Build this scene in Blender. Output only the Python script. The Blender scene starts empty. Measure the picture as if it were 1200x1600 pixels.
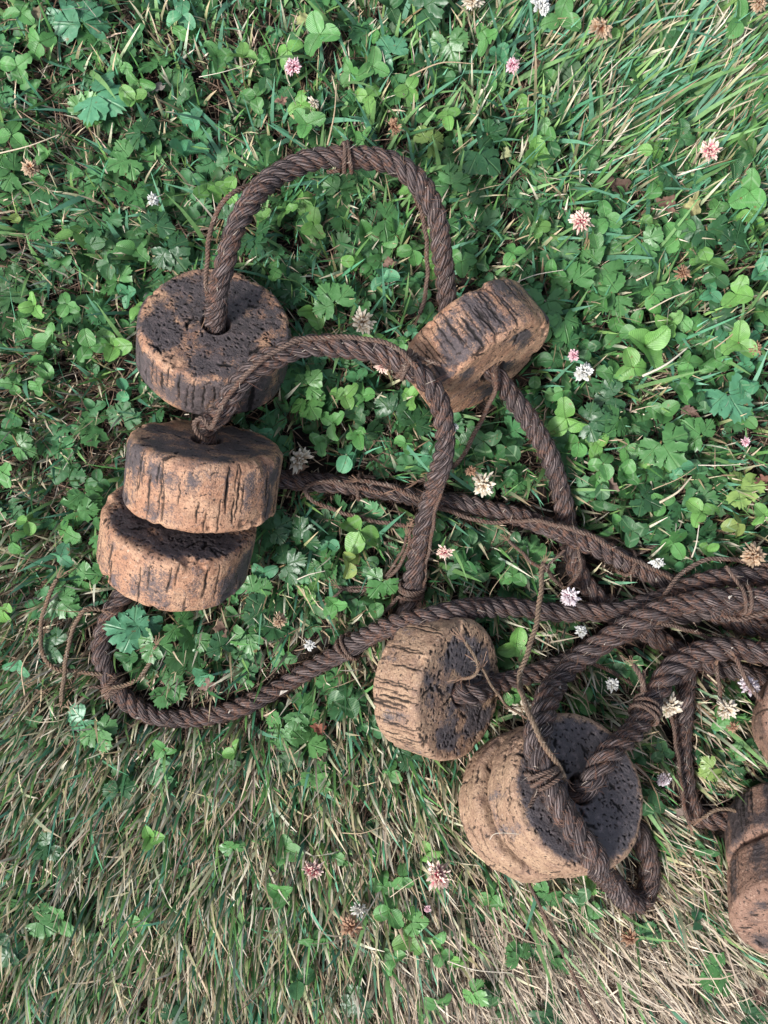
import bpy, math, random
import numpy as np
from mathutils import Vector, Matrix

random.seed(7); rng = np.random.default_rng(11)
scene = bpy.context.scene
COL = scene.collection

# ------------------------------------------------------------------ camera
S = 0.00042                                   # metres on the ground per photo pixel
H = 800 * S / math.tan(math.radians(27.5))    # camera height
cam_d = bpy.data.cameras.new('camera'); cam = bpy.data.objects.new('camera', cam_d); COL.objects.link(cam)
cam.location = (0, 0, H); cam.rotation_euler = (0, 0, 0)
cam_d.sensor_fit = 'VERTICAL'; cam_d.angle = math.radians(55)
cam_d.clip_start = 0.02; cam_d.clip_end = 100
scene.camera = cam

# ------------------------------------------------------------------ world, sun, exposure
SUN_EL, SUN_AZ = 52, 215       # light comes from the lower left of the picture
world = bpy.data.worlds.new('World'); scene.world = world; world.use_nodes = True
wn = world.node_tree; wn.nodes.clear()
sky = wn.nodes.new('ShaderNodeTexSky'); sky.sky_type = 'NISHITA'; sky.sun_disc = False
sky.sun_elevation = math.radians(SUN_EL)
sky.air_density = 1.0; sky.dust_density = 3.0; sky.ozone_density = 1.0
bg = wn.nodes.new('ShaderNodeBackground'); bg.inputs['Strength'].default_value = 0.068
wo = wn.nodes.new('ShaderNodeOutputWorld')
hs = wn.nodes.new('ShaderNodeHueSaturation'); hs.inputs['Saturation'].default_value = 0.7   # thin high cloud
wn.links.new(sky.outputs[0], hs.inputs['Color']); wn.links.new(hs.outputs[0], bg.inputs['Color']); wn.links.new(bg.outputs[0], wo.inputs[0])
sun_dir = Vector((math.cos(math.radians(SUN_AZ)) * math.cos(math.radians(SUN_EL)),
                  math.sin(math.radians(SUN_AZ)) * math.cos(math.radians(SUN_EL)), math.sin(math.radians(SUN_EL))))
sky.sun_rotation = math.atan2(sun_dir.x, sun_dir.y)
sd = bpy.data.lights.new('sun', 'SUN'); sd.energy = 1.5; sd.angle = math.radians(10); sd.color = (1, 0.975, 0.945)
so = bpy.data.objects.new('sun', sd); COL.objects.link(so)
so.rotation_euler = sun_dir.to_track_quat('Z', 'Y').to_euler()
scene.view_settings.view_transform = 'Standard'; scene.view_settings.look = 'None'
scene.view_settings.gamma = 1; scene.view_settings.use_curve_mapping = False
scene.view_settings.exposure = 1.58
scene.render.engine = 'CYCLES'
scene.cycles.max_bounces = 5; scene.cycles.diffuse_bounces = 2

# ------------------------------------------------------------------ helpers
def P(px, py, z=0.0):
    """photo pixel + height in metres -> world point"""
    k = S * (H - z) / H
    return Vector(((px - 600) * k, (800 - py) * k, z))

def to_px(x, y, z):
    k = S * (H - z) / H
    return 600 + x / k, 800 - y / k

def link(o, parent=None):
    COL.objects.link(o)
    if parent is not None: o.parent = parent
    return o

def empty(name, loc, rot=(0, 0, 0), scale=1.0):
    o = bpy.data.objects.new(name, None); o.empty_display_size = 0.005
    o.location = loc; o.rotation_euler = rot; o.scale = (scale,) * 3
    return link(o)

def tag(o, label=None, cat=None, group=None, kind=None):
    if label: o['label'] = label
    if cat: o['category'] = cat
    if group: o['group'] = group
    if kind: o['kind'] = kind
    return o

def mesh_np(name, V, quads=None, tris=None, attrs=None, uv=None, smooth=True):
    me = bpy.data.meshes.new(name)
    V = np.asarray(V, dtype=np.float32)
    nq = 0 if quads is None else len(quads); nt = 0 if tris is None else len(tris)
    loops = []
    if nq: loops.append(np.asarray(quads, dtype=np.int32).ravel())
    if nt: loops.append(np.asarray(tris, dtype=np.int32).ravel())
    li = np.concatenate(loops)
    me.vertices.add(len(V)); me.vertices.foreach_set('co', V.ravel())
    me.loops.add(len(li)); me.loops.foreach_set('vertex_index', li)
    me.polygons.add(nq + nt)
    st = np.concatenate([np.arange(nq) * 4, nq * 4 + np.arange(nt) * 3]).astype(np.int32)
    me.polygons.foreach_set('loop_start', st)
    me.polygons.foreach_set('use_smooth', np.full(nq + nt, smooth))
    me.update(calc_edges=True)
    if attrs:
        for k, a in attrs.items():
            a = np.asarray(a, dtype=np.float32)
            if a.ndim == 1:
                at = me.attributes.new(k, 'FLOAT', 'POINT'); at.data.foreach_set('value', a)
            else:
                at = me.attributes.new(k, 'FLOAT_COLOR', 'POINT')
                at.data.foreach_set('color', np.concatenate([a, np.ones((len(a), 1), np.float32)], 1).ravel())
    if uv is not None:
        ul = me.uv_layers.new(name='UVMap'); ul.data.foreach_set('uv', np.asarray(uv, np.float32)[li].ravel())
    return me

def mobj(name, me, mat=None, parent=None, loc=(0, 0, 0)):
    o = bpy.data.objects.new(name, me); o.location = loc
    if mat is not None and not me.materials: me.materials.append(mat)
    return link(o, parent)

def _hash(i, j, k, seed):
    n = (i * 374761393 + j * 668265263 + k * 2147483647 + seed * 1274126177) & 0xffffffff
    n = ((n ^ (n >> 13)) * 1274126177) & 0xffffffff
    return ((n ^ (n >> 16)) & 0xffff) / 65535.0

def vnoise(p, scale, seed=0, octaves=1):
    """value noise 0..1 at points p (N,3), vectorised"""
    out = 0; amp = 1; tot = 0
    for o in range(octaves):
        q = np.asarray(p, dtype=np.float64) * scale * 2 ** o + 57.31 * (o + 1)
        i = np.floor(q).astype(np.int64); f = q - i; f = f * f * (3 - 2 * f)
        r = 0
        for a in (0, 1):
            for b in (0, 1):
                for c in (0, 1):
                    w = (f[:, 0] if a else 1 - f[:, 0]) * (f[:, 1] if b else 1 - f[:, 1]) * (f[:, 2] if c else 1 - f[:, 2])
                    r = r + w * _hash(i[:, 0] + a, i[:, 1] + b, i[:, 2] + c, seed + o * 17)
        out = out + r * amp; tot += amp; amp *= 0.5
    return out / tot

def sstep(a, b, x):
    t = np.clip((x - a) / (b - a), 0, 1); return t * t * (3 - 2 * t)

# ------------------------------------------------------------------ materials
class NT:
    def __init__(s, name):
        s.m = bpy.data.materials.new(name); s.m.use_nodes = True; s.t = s.m.node_tree
        s.b = s.t.nodes['Principled BSDF']; s.out = s.t.nodes['Material Output']
    def n(s, typ, **kw):
        nd = s.t.nodes.new(typ)
        for k, v in kw.items():
            if hasattr(nd, k): setattr(nd, k, v)
            else: nd.inputs[k].default_value = v
        return nd
    def l(s, a, b): s.t.links.new(a, b)
    def val(s, sock, v):
        if isinstance(v, (int, float, tuple)): sock.default_value = v
        else: s.l(v, sock)
    def math(s, op, a, b=0.0, c=None, clamp=False):
        nd = s.t.nodes.new('ShaderNodeMath'); nd.operation = op; nd.use_clamp = clamp
        s.val(nd.inputs[0], a); s.val(nd.inputs[1], b)
        if c is not None: s.val(nd.inputs[2], c)
        return nd.outputs[0]
    def mix(s, f, a, b, mode='MIX'):
        nd = s.t.nodes.new('ShaderNodeMix'); nd.data_type = 'RGBA'; nd.blend_type = mode
        s.val(nd.inputs[0], f)
        for sk, v in ((nd.inputs[6], a), (nd.inputs[7], b)):
            if isinstance(v, tuple): sk.default_value = (*v[:3], 1)
            else: s.l(v, sk)
        return nd.outputs[2]
    def noise(s, scale, detail=3, vec=None, rough=0.55):
        nd = s.n('ShaderNodeTexNoise'); nd.inputs['Scale'].default_value = scale
        nd.inputs['Detail'].default_value = detail; nd.inputs['Roughness'].default_value = rough
        if vec is not None: s.l(vec, nd.inputs['Vector'])
        return nd.outputs['Fac']
    def ramp(s, x, lo, hi):
        nd = s.n('ShaderNodeMapRange'); nd.interpolation_type = 'SMOOTHSTEP'
        s.l(x, nd.inputs['Value']); nd.inputs['From Min'].default_value = lo; nd.inputs['From Max'].default_value = hi
        return nd.outputs[0]
    def attr(s, name, col=False):
        nd = s.n('ShaderNodeAttribute'); nd.attribute_name = name
        return nd.outputs['Color'] if col else nd.outputs['Fac']
    def bump(s, h, dist, strength=1.0):
        nd = s.n('ShaderNodeBump'); nd.inputs['Distance'].default_value = dist; nd.inputs['Strength'].default_value = strength
        s.l(h, nd.inputs['Height']); s.l(nd.outputs[0], s.b.inputs['Normal'])
    def objco(s):
        return s.n('ShaderNodeTexCoord').outputs['Object']
    def mapping(s, vec, sc):
        nd = s.n('ShaderNodeMapping'); nd.inputs['Scale'].default_value = sc; s.l(vec, nd.inputs['Vector']); return nd.outputs[0]

def mat_cork(name, bare1, bare2, char):
    t = NT(name); co = t.objco()
    big = t.noise(70, 4, co); fine = t.noise(900, 4, co, 0.7); mid = t.noise(260, 5, co, 0.65)
    bands = t.noise(60, 4, t.mapping(co, (1, 1, 14)), 0.7)
    c = t.mix(t.ramp(big, 0.35, 0.66), bare1, bare2)
    c = t.mix(t.math('MULTIPLY', t.ramp(bands, 0.48, 0.72), 0.45), c, (0.17, 0.095, 0.06))
    c = t.mix(t.math('MULTIPLY', t.ramp(mid, 0.50, 0.70), 0.5), c, (0.17, 0.085, 0.052))
    c = t.mix(t.math('MULTIPLY', t.ramp(fine, 0.48, 0.66), 0.65), c, (0.12, 0.06, 0.038))
    film = t.noise(34, 5, co, 0.7)
    c = t.mix(t.math('MULTIPLY', t.ramp(film, 0.52, 0.74), 0.5), c, (0.16, 0.115, 0.10))
    lite = t.noise(520, 3, co, 0.6)
    c = t.mix(t.math('MULTIPLY', t.ramp(lite, 0.57, 0.74), 0.5), c, (0.72, 0.54, 0.40))
    ch = t.mix(t.ramp(mid, 0.45, 0.8), char, (char[0] * 2.3, char[1] * 2.1, char[2] * 2.0))
    ch = t.mix(t.math('MULTIPLY', t.ramp(fine, 0.55, 0.8), 0.5), ch, (0.2, 0.13, 0.10))
    m = t.math('ADD', t.attr('char'), t.math('MULTIPLY', t.math('SUBTRACT', fine, 0.5), 0.9))
    m = t.math('ADD', m, t.math('MULTIPLY', t.math('SUBTRACT', mid, 0.5), 0.9))
    c = t.mix(t.ramp(m, 0.25, 0.72), c, ch)
    c = t.mix(t.attr('pit'), c, (0.008, 0.006, 0.005))
    pn = t.noise(420, 2, co, 0.5)
    c = t.mix(t.math('MULTIPLY', t.ramp(pn, 0.61, 0.68), 0.85), c, (0.03, 0.02, 0.018))
    t.l(c, t.b.inputs['Base Color']); t.b.inputs['Roughness'].default_value = 0.66
    t.b.inputs['Specular IOR Level'].default_value = 0.35
    h = t.math('ADD', t.math('MULTIPLY', fine, 0.5), mid)
    t.bump(h, 0.0014, 1.0)
    return t.m

def mat_rope(name, dark, light, fuzz, sc=1.0, yarn=0.0021):
    t = NT(name); uv = t.n('ShaderNodeTexCoord').outputs['UV']; co = t.objco()
    sep = t.n('ShaderNodeSeparateXYZ'); t.l(uv, sep.inputs[0])
    u, v = sep.outputs[0], sep.outputs[1]
    cb = t.n('ShaderNodeCombineXYZ')
    w = t.math('ADD', u, t.math('MULTIPLY', v, 0.80)); t.l(w, cb.inputs[0])
    yw = t.math('ADD', w, t.math('MULTIPLY', t.noise(60, 2, co), 0.004))
    yr = t.math('PINGPONG', yw, yarn / 2 / sc); yr = t.ramp(yr, 0.0, yarn * 0.22 / sc); t.l(v, cb.inputs[1])
    fib = t.noise(1.0, 3, t.mapping(cb.outputs[0], (1500 * sc, 90, 1)), 0.6)
    fib2 = t.noise(1.0, 2, t.mapping(cb.outputs[0], (560 * sc, 50, 1)), 0.6)
    big = t.noise(45, 3, co); mid = t.noise(320, 4, co, 0.65)
    c = t.mix(t.ramp(fib, 0.40, 0.64), dark, light)
    c = t.mix(t.math('MULTIPLY', t.ramp(fib2, 0.5, 0.7), 0.25), c, dark)
    c = t.mix(t.math('MULTIPLY', t.math('SUBTRACT', 1.0, yr), 0.6), c, dark)
    c = t.mix(t.math('MULTIPLY', t.ramp(mid, 0.42, 0.66), t.ramp(big, 0.38, 0.60)), c, fuzz)
    t.l(c, t.b.inputs['Base Color']); t.b.inputs['Roughness'].default_value = 0.8
    t.b.inputs['Specular IOR Level'].default_value = 0.25
    h = t.math('ADD', t.math('MULTIPLY', fib, 0.7), t.math('MULTIPLY', yr, 0.9)); h = t.math('ADD', h, t.math('ADD', t.math('MULTIPLY', fib2, 0.5), t.math('MULTIPLY', mid, 0.4)))
    t.bump(h, 0.0008 / sc, 1.0)
    return t.m

def mat_vcol(name, rough=0.6, spec=0.3, bumpy=0):
    t = NT(name); co = t.objco()
    n = t.noise(400, 3, co)
    c = t.mix(t.math('MULTIPLY', t.ramp(n, 0.45, 0.75), 0.35), t.attr('tint', True), (0.05, 0.05, 0.02))
    t.l(c, t.b.inputs['Base Color']); t.b.inputs['Roughness'].default_value = rough
    t.b.inputs['Specular IOR Level'].default_value = spec
    return t.m

def mat_leaf(name, chevron):
    t = NT(name); tc = t.n('ShaderNodeTexCoord'); oi = t.n('ShaderNodeObjectInfo')
    sep = t.n('ShaderNodeSeparateXYZ'); t.l(tc.outputs['UV'], sep.inputs[0]); u, v = sep.outputs[0], sep.outputs[1]
    d = t.math('ABSOLUTE', t.math('SUBTRACT', u, 0.5))
    geo = t.n('ShaderNodeNewGeometry')
    off = t.n('ShaderNodeVectorMath'); off.operation = 'ADD'; t.l(geo.outputs['Position'], off.inputs[0])
    big = t.noise(160, 3, off.outputs[0]); fine = t.noise(1100, 3, off.outputs[0])
    base = oi.outputs['Color']
    c = t.mix(t.math('MULTIPLY', t.ramp(big, 0.4, 0.7), 0.3), base, (0.045, 0.12, 0.03), 'MIX')
    light = t.mix(0.45, base, (0.28, 0.42, 0.18))
    rib = t.math('SUBTRACT', 1.0, t.ramp(d if chevron else t.math('PINGPONG', d, 0.17), 0.0, 0.035 if chevron else 0.022))
    d = d if chevron else t.math('PINGPONG', d, 0.085)
    vp = t.math('ADD', t.math('MULTIPLY', v, 1.0), t.math('MULTIPLY', d, -1.1 if chevron else -0.9))
    vein = t.math('SINE', t.math('MULTIPLY', vp, 60.0 if chevron else 42.0))
    veinm = t.math('MULTIPLY', t.ramp(vein, 0.75, 1.0), 0.16 if chevron else 0.0)
    c = t.mix(veinm, c, light)
    c = t.mix(t.math('MULTIPLY', rib, 0.55 if chevron else 0.4), c, light)
    if chevron:
        cv = t.math('ABSOLUTE', t.math('SUBTRACT', t.math('ADD', v, t.math('MULTIPLY', d, 0.75)), 0.62))
        cm = t.math('MULTIPLY', t.math('SUBTRACT', 1.0, t.ramp(cv, 0.02, 0.10)), t.ramp(oi.outputs['Random'], 0.35, 1.0))
        c = t.mix(t.math('MULTIPLY', cm, 0.55), c, (0.30, 0.45, 0.25))
    c = t.mix(t.math('MULTIPLY', t.ramp(fine, 0.62, 0.78), 0.35), c, (0.22, 0.24, 0.08))
    sp = t.noise(230, 2, off.outputs[0])
    c = t.mix(t.math('MULTIPLY', t.ramp(sp, 0.68, 0.74), 0.75), c, (0.20, 0.12, 0.05))
    t.l(c, t.b.inputs['Base Color']); t.b.inputs['Roughness'].default_value = 0.38
    t.b.inputs['Specular IOR Level'].default_value = 0.5
    h = t.math('ADD', t.math('MULTIPLY', vein, 0.12 if chevron else 0.0), t.math('ADD', t.math('MULTIPLY', rib, -1.0), big))
    t.bump(h, 0.0006, 0.8)
    # leaves let a little light through
    tr = t.n('ShaderNodeBsdfTranslucent'); t.l(c, tr.inputs['Color'])
    mx = t.n('ShaderNodeMixShader'); mx.inputs[0].default_value = 0.18
    t.l(t.b.outputs[0], mx.inputs[1]); t.l(tr.outputs[0], mx.inputs[2]); t.l(mx.outputs[0], t.out.inputs['Surface'])
    return t.m

def mat_soil():
    t = NT('soil'); co = t.objco()
    a = t.noise(60, 6, co, 0.65); b = t.noise(600, 5, co, 0.7); g = t.noise(9, 4, co)
    c = t.mix(t.ramp(a, 0.35, 0.7), (0.008, 0.006, 0.005), (0.028, 0.018, 0.013))
    c = t.mix(t.math('MULTIPLY', t.ramp(b, 0.55, 0.75), 0.5), c, (0.11, 0.075, 0.05))
    far = t.n('ShaderNodeVectorMath'); far.operation = 'LENGTH'; t.l(co, far.inputs[0])
    lawn = t.mix(t.ramp(b, 0.4, 0.65), (0.035, 0.07, 0.02), (0.16, 0.15, 0.08))
    c = t.mix(t.ramp(far.outputs['Value'], 0.5, 0.9), c, lawn)
    t.l(c, t.b.inputs['Base Color']); t.b.inputs['Roughness'].default_value = 0.95
    t.bump(t.math('ADD', a, b), 0.003, 1.0)
    return t.m

M_CORK = mat_cork('burnt_cork', (0.54, 0.325, 0.205), (0.43, 0.225, 0.135), (0.082, 0.068, 0.070))
M_CORKY = mat_cork('pale_cork', (0.45, 0.30, 0.195), (0.36, 0.225, 0.15), (0.095, 0.083, 0.087))
M_CORKR = mat_cork('red_cork', (0.33, 0.20, 0.145), (0.24, 0.14, 0.10), (0.055, 0.045, 0.046))
M_ROPE = mat_rope('tarred_rope', (0.019, 0.014, 0.015), (0.215, 0.170, 0.160), (0.175, 0.095, 0.068))
M_TWINE = mat_rope('tarred_twine', (0.10, 0.068, 0.055), (0.30, 0.21, 0.165), (0.18, 0.09, 0.06), 2.5)
M_PTWINE = mat_rope('pale_twine', (0.14, 0.095, 0.065), (0.36, 0.27, 0.19), (0.28, 0.17, 0.11), 2.5)
M_FUZZ = mat_vcol('rope_fibre', 0.7, 0.2)
M_GRASS = mat_vcol('grass_blade', 0.5, 0.28)
M_FLOR = mat_vcol('floret', 0.6, 0.2)
M_CLOVER = mat_leaf('clover_green', True)
M_BUTTER = mat_leaf('buttercup_green', False)
M_STALK = mat_vcol('stalk', 0.5, 0.4)
M_DEAD = mat_vcol('dead_leaf', 0.8, 0.15)
M_SOIL = mat_soil()

# ------------------------------------------------------------------ ground
def build_ground():
    n = 260; half = 0.62
    xs = np.linspace(-half, half, n)
    # grid stretched outwards to 8 m
    g = np.concatenate([[-8, -3, -1.2], xs, [1.2, 3, 8]])
    X, Y = np.meshgrid(g, g, indexing='ij'); p = np.stack([X.ravel(), Y.ravel(), 0 * X.ravel()], 1)
    inner = np.clip(1.3 - np.maximum(abs(p[:, 0]), abs(p[:, 1])), 0, 1)
    p[:, 2] = (vnoise(p, 22, 3, 3) - 0.6) * 0.010 * inner + (vnoise(p, 160, 5, 2) - 0.5) * 0.003 * inner
    m = len(g); i = np.arange(m - 1)
    I, J = np.meshgrid(i, i, indexing='ij'); a = (I * m + J).ravel()
    q = np.stack([a, a + m, a + m + 1, a + 1], 1)
    o = mobj('ground', mesh_np('ground', p, quads=q), M_SOIL)
    tag(o, 'dark brown soil under the lawn', 'ground', kind='structure')
build_ground()

# ------------------------------------------------------------------ cork floats
def view_frame(p):
    d = (Vector((0, 0, H)) - p).normalized()
    r = Vector((0, 1, 0)).cross(d).normalized(); u = d.cross(r)
    return r, u, d

FL = {}
def float_geo(key, px, py, R, T, nv, lift=0.003, z=None):
    """px,py: centre of the body in the photo; R,T in metres; nv: axis seen from the camera"""
    zc = 0.05 if z is None else z
    for _ in range(6):
        c = P(px, py, zc); r, u, d = view_frame(c)
        n = (r * nv[0] + u * nv[1] + d * nv[2]).normalized()
        if z is None: zc = R * math.sqrt(max(0, 1 - n.z ** 2)) + T / 2 * abs(n.z) + lift
    FL[key] = dict(c=P(px, py, zc), n=n, R=R, T=T)
    return FL[key]

#           key   px    py     R      T       axis in view
float_geo('a', 335, 535, 0.0455, 0.036, (0.06, 0.64, 0.76), 0.004)
float_geo('b', 743, 545, 0.0435, 0.036, (0.585, -0.745, 0.33), 0.002)
float_geo('c', 317, 741, 0.0450, 0.043, (0.10, 0.94, 0.31), 0.012)
float_geo('d', 278, 845, 0.0462, 0.037, (0.13, 0.80, 0.585), 0.001)
float_geo('e', 685, 1072, 0.0425, 0.035, (0.775, -0.19, 0.60), 0.002)
float_geo('f', 884, 1241, 0.0450, 0.032, (0.54, 0.20, 0.82), z=0.070)
float_geo('g', 856, 1249, 0.0450, 0.026, (0.54, 0.20, 0.82), z=0.042)
float_geo('h', 1266, 1406, 0.0470, 0.038, (0.10, -0.86, 0.50), z=0.055)
float_geo('i', 1250, 1310, 0.0468, 0.036, (0.10, -0.86, 0.50), z=0.034)
float_geo('j', 1296, 1125, 0.0430, 0.036, (0.3, 0.2, 0.93), 0.002)
# stack g flush under f, i flush behind h
for top, low in (('f', 'g'), ('h', 'i')):
    A, B = FL[top], FL[low]
    off = Vector((-0.0045, -0.0005, 0)) if top == 'f' else Vector((0, 0, 0))
    B['n'] = A['n']; B['c'] = A['c'] - A['n'] * (A['T'] / 2 + B['T'] / 2 + 0.0006) + off * 1.0

def build_float(key, mat, label, seed, face_char=0.75, side_char=0.25, cracks=46, pits=170, rim=0.007,
                crack_len=(0.25, 0.85), cross=0, big_pits=10, hole=0.0084, face_patch=0.0):
    f = FL[key]; R, T = f['R'], f['T']; r = np.random.default_rng(seed)
    NA = {'g': 300, 'i': 300, 'j': 200, 'h': 400}.get(key, 450)
    prof = []
    nf = 66
    for t in np.linspace(0, 1, nf, endpoint=False):
        prof.append((hole + 0.0012 + (R - rim - hole - 0.0012) * t, T / 2, 0, 1, 0))
    for t in np.linspace(0, math.pi / 2, 9, endpoint=False):
        prof.append((R - rim + rim * math.sin(t), T / 2 - rim + rim * math.cos(t), math.sin(t), math.cos(t), 1))
    for t in np.linspace(0, 1, 42, endpoint=False):
        prof.append((R, T / 2 - rim - (T - 2 * rim) * t, 1, 0, 2))
    for t in np.linspace(0, math.pi / 2, 8, endpoint=False):
        prof.append((R - rim + rim * math.cos(t), -T / 2 + rim - rim * math.sin(t), math.cos(t), -math.sin(t), 1))
    for t in np.linspace(0, 1, 14):
        prof.append((R - rim - (R - rim - hole) * t, -T / 2, 0, -1, 3))
    for t in np.linspace(0, 1, 10)[1:-1]:
        prof.append((hole, -T / 2 + T * t, -1, 0, 4))
    prof.append((hole + 0.0003, T / 2 - 0.0009, -0.8, 0.6, 4))
    prof = np.array(prof); NP_ = len(prof)
    th = np.linspace(0, 2 * math.pi, NA, endpoint=False)
    TH, PI_ = np.meshgrid(th, np.arange(NP_), indexing='ij')
    TH = TH.ravel(); pi_ = PI_.ravel(); pr = prof[pi_]
    rr, zz, nr, nz = pr[:, 0].copy(), pr[:, 1].copy(), pr[:, 2], pr[:, 3]
    ph = r.uniform(0, 6.28, 5)
    wk = 0.35 if key in 'fghi' else 1.0
    wob = 1 + 0.014 * np.cos(2 * TH + ph[0]) + 0.013 * np.cos(3 * TH + ph[1]) + 0.006 * np.cos(5 * TH + ph[2]) + 0.004 * np.cos(9 * TH + ph[3])
    outer = np.clip((rr - hole) / (R - hole), 0, 1)
    rr = rr * (1 + (wob - 1) * wk * outer)
    x, y = rr * np.cos(TH), rr * np.sin(TH)
    p = np.stack([x, y, zz], 1)
    nrm = np.stack([nr * np.cos(TH), nr * np.sin(TH), nz], 1)
    disp = (vnoise(p, 38, seed, 2) - 0.5) * 0.0013 + (vnoise(p, 190, seed + 1, 3) - 0.5) * 0.0010
    if cross:
        band = np.sin(zz * 1500 + 2.5 * vnoise(p, 60, seed + 31, 2) * 6.28)
        disp += np.where(nr > 0.5, band * 0.00010, 0)
    # knocked-off bits along the rims
    rimd = np.minimum(abs(abs(zz) - T / 2 + 0.002) / 0.006 + np.clip((R - 0.003 - rr) / 0.005, 0, 9), 9)
    chip = sstep(0.56, 0.72, vnoise(p, 95, seed + 4, 3)) * np.exp(-rimd ** 2)
    disp -= chip * 0.0030 * (wk if key in 'fghi' else 1)
    pit = np.zeros(len(p))
    is_face = (abs(nz) > 0.5) & (nr >= -0.01); is_side = nr > 0.5
    grain = r.uniform(0, 3.14)
    idx = np.where(is_face & (pr[:, 4] < 2) & (zz > 0))[0]; q = p[idx]
    for k in range(pits + big_pits):
        big = k >= pits
        a = r.uniform(0, 6.28); d = math.sqrt(r.uniform(0.06, 1)) * R * 0.97
        cx, cy = d * math.cos(a), d * math.sin(a)
        g = grain + r.normal(0, 0.8); w = r.uniform(0.38, 0.66) * 1e-3; l = r.uniform(0.45, 1.2) * 1e-3
        if big: w, l = r.uniform(0.7, 1.2) * 1e-3, r.uniform(2.0, 5.5) * 1e-3
        dx, dy = q[:, 0] - cx, q[:, 1] - cy
        sel = (abs(dx) < l * 2.2) & (abs(dy) < l * 2.2)
        if not sel.any(): continue
        dx, dy = dx[sel], dy[sel]
        u = dx * math.cos(g) + dy * math.sin(g); v = -dx * math.sin(g) + dy * math.cos(g)
        v = v + 0.35 * w * np.sin(u / w * 1.3 + k)
        e = (u / l) ** 2 + (v / w) ** 2
        m = np.exp(-e ** 1.5)
        ii = idx[sel]
        disp[ii] -= m * r.uniform(0.6, 1.3) * 1e-3 * (1.4 if big else 1)
        pit[ii] = np.maximum(pit[ii], sstep(0.10, 0.45, m) * r.uniform(0.85, 1))
    # long cracks on the side, running along the axis; they bunch together
    sid = np.where(is_side)[0]; qt, qz = TH[sid], zz[sid]
    centres = r.uniform(0, 6.28, 9)
    for k in range(cracks):
        t0 = (centres[r.integers(9)] + r.normal(0, 0.16)) if r.random() < 0.65 else r.uniform(0, 6.28)
        ln = T * r.uniform(*crack_len); zc = r.uniform(-T / 2 + ln * 0.35, T / 2 - ln * 0.35)
        w = r.uniform(0.34, 0.60) * 1e-3 * (1.8 if r.random() < 0.16 else 1)
        slope = r.normal(0, 0.03)
        dt = (qt - t0 + math.pi) % (2 * math.pi) - math.pi
        u = dt * R + slope * (qz - zc) + 0.0003 * np.sin((qz - zc) * r.uniform(200, 900) + k) + 0.0007 * (vnoise(np.stack([qt * 0 + k, qz, qz * 0], 1), 260, seed + k + 9) - 0.5)
        ww = w * np.clip(1 - ((qz - zc) / (ln / 2)) ** 2, 0, 1) ** 0.5 + 1e-6
        m = np.exp(-(u / ww) ** 2) * (abs(qz - zc) < ln / 2)
        brk = 0.62 + 0.38 * sstep(0.35, 0.5, vnoise(np.stack([qt * 0 + k, qz, qz * 0], 1), 500, seed + k))
        m = m * brk
        disp[sid] -= m * r.uniform(0.5, 1.1) * 1e-3
        pit[sid] = np.maximum(pit[sid], sstep(0.10, 0.42, m) * r.uniform(0.8, 1))
    for k in range(cross):          # short cracks across the growth bands and round the side
        t0 = r.uniform(0, 6.28); zc = r.uniform(-T / 2, T / 2); ln = r.uniform(0.003, 0.010); w = r.uniform(0.45, 0.85) * 1e-3
        dt = (qt - t0 + math.pi) % (2 * math.pi) - math.pi
        g = r.normal(0, 0.35); a_, b_ = dt * R, qz - zc
        u = a_ * math.cos(g) + b_ * math.sin(g); v = -a_ * math.sin(g) + b_ * math.cos(g) + 0.0005 * np.sin(u * 1500 + k)
        m = np.exp(-((u / ln) ** 4 + (v / w) ** 2))
        disp[sid] -= m * 1.6e-3; pit[sid] = np.maximum(pit[sid], sstep(0.25, 0.7, m))
    p = p + nrm * disp[:, None]
    # burnt surface against bare cork
    ncl = vnoise(p, 75, seed + 9, 4); nst = vnoise(p * np.array([1, 1, 0.3]), 90, seed + 12, 4)
    edge = sstep(R - 0.013, R - 0.001, np.hypot(p[:, 0], p[:, 1]))
    facec = face_char - 0.62 * edge ** 1.3 + (ncl - 0.5) * (1.5 + face_patch)
    sidec = side_char + (ncl - 0.5) * 0.9 + (nst - 0.5) * 1.7 - 0.25 * sstep(T / 2 - 0.009, T / 2, abs(p[:, 2]))
    char = np.where(nr > 0.75, sidec, np.where(nr > 0.05, sidec * nr + facec * (1 - nr), facec))
    char = np.where(pr[:, 4] == 4, 0.7, char)
    I, J = np.meshgrid(np.arange(NA), np.arange(NP_), indexing='ij'); I = I.ravel(); J = J.ravel()
    a = I * NP_ + J; b = ((I + 1) % NA) * NP_ + J; c = ((I + 1) % NA) * NP_ + (J + 1) % NP_; d = I * NP_ + (J + 1) % NP_
    me = mesh_np('cork_float', p, quads=np.stack([a, d, c, b], 1), attrs={'char': np.clip(char, 0, 1), 'pit': np.clip(pit, 0, 1)})
    o = mobj('cork_float', me, mat)
    o.rotation_mode = 'QUATERNION'
    n = f['n']; o.rotation_quaternion = n.to_track_quat('Z', 'Y'); o.location = f['c']
    tag(o, label, 'cork float', 'burnt cork floats strung on the rope')

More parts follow.
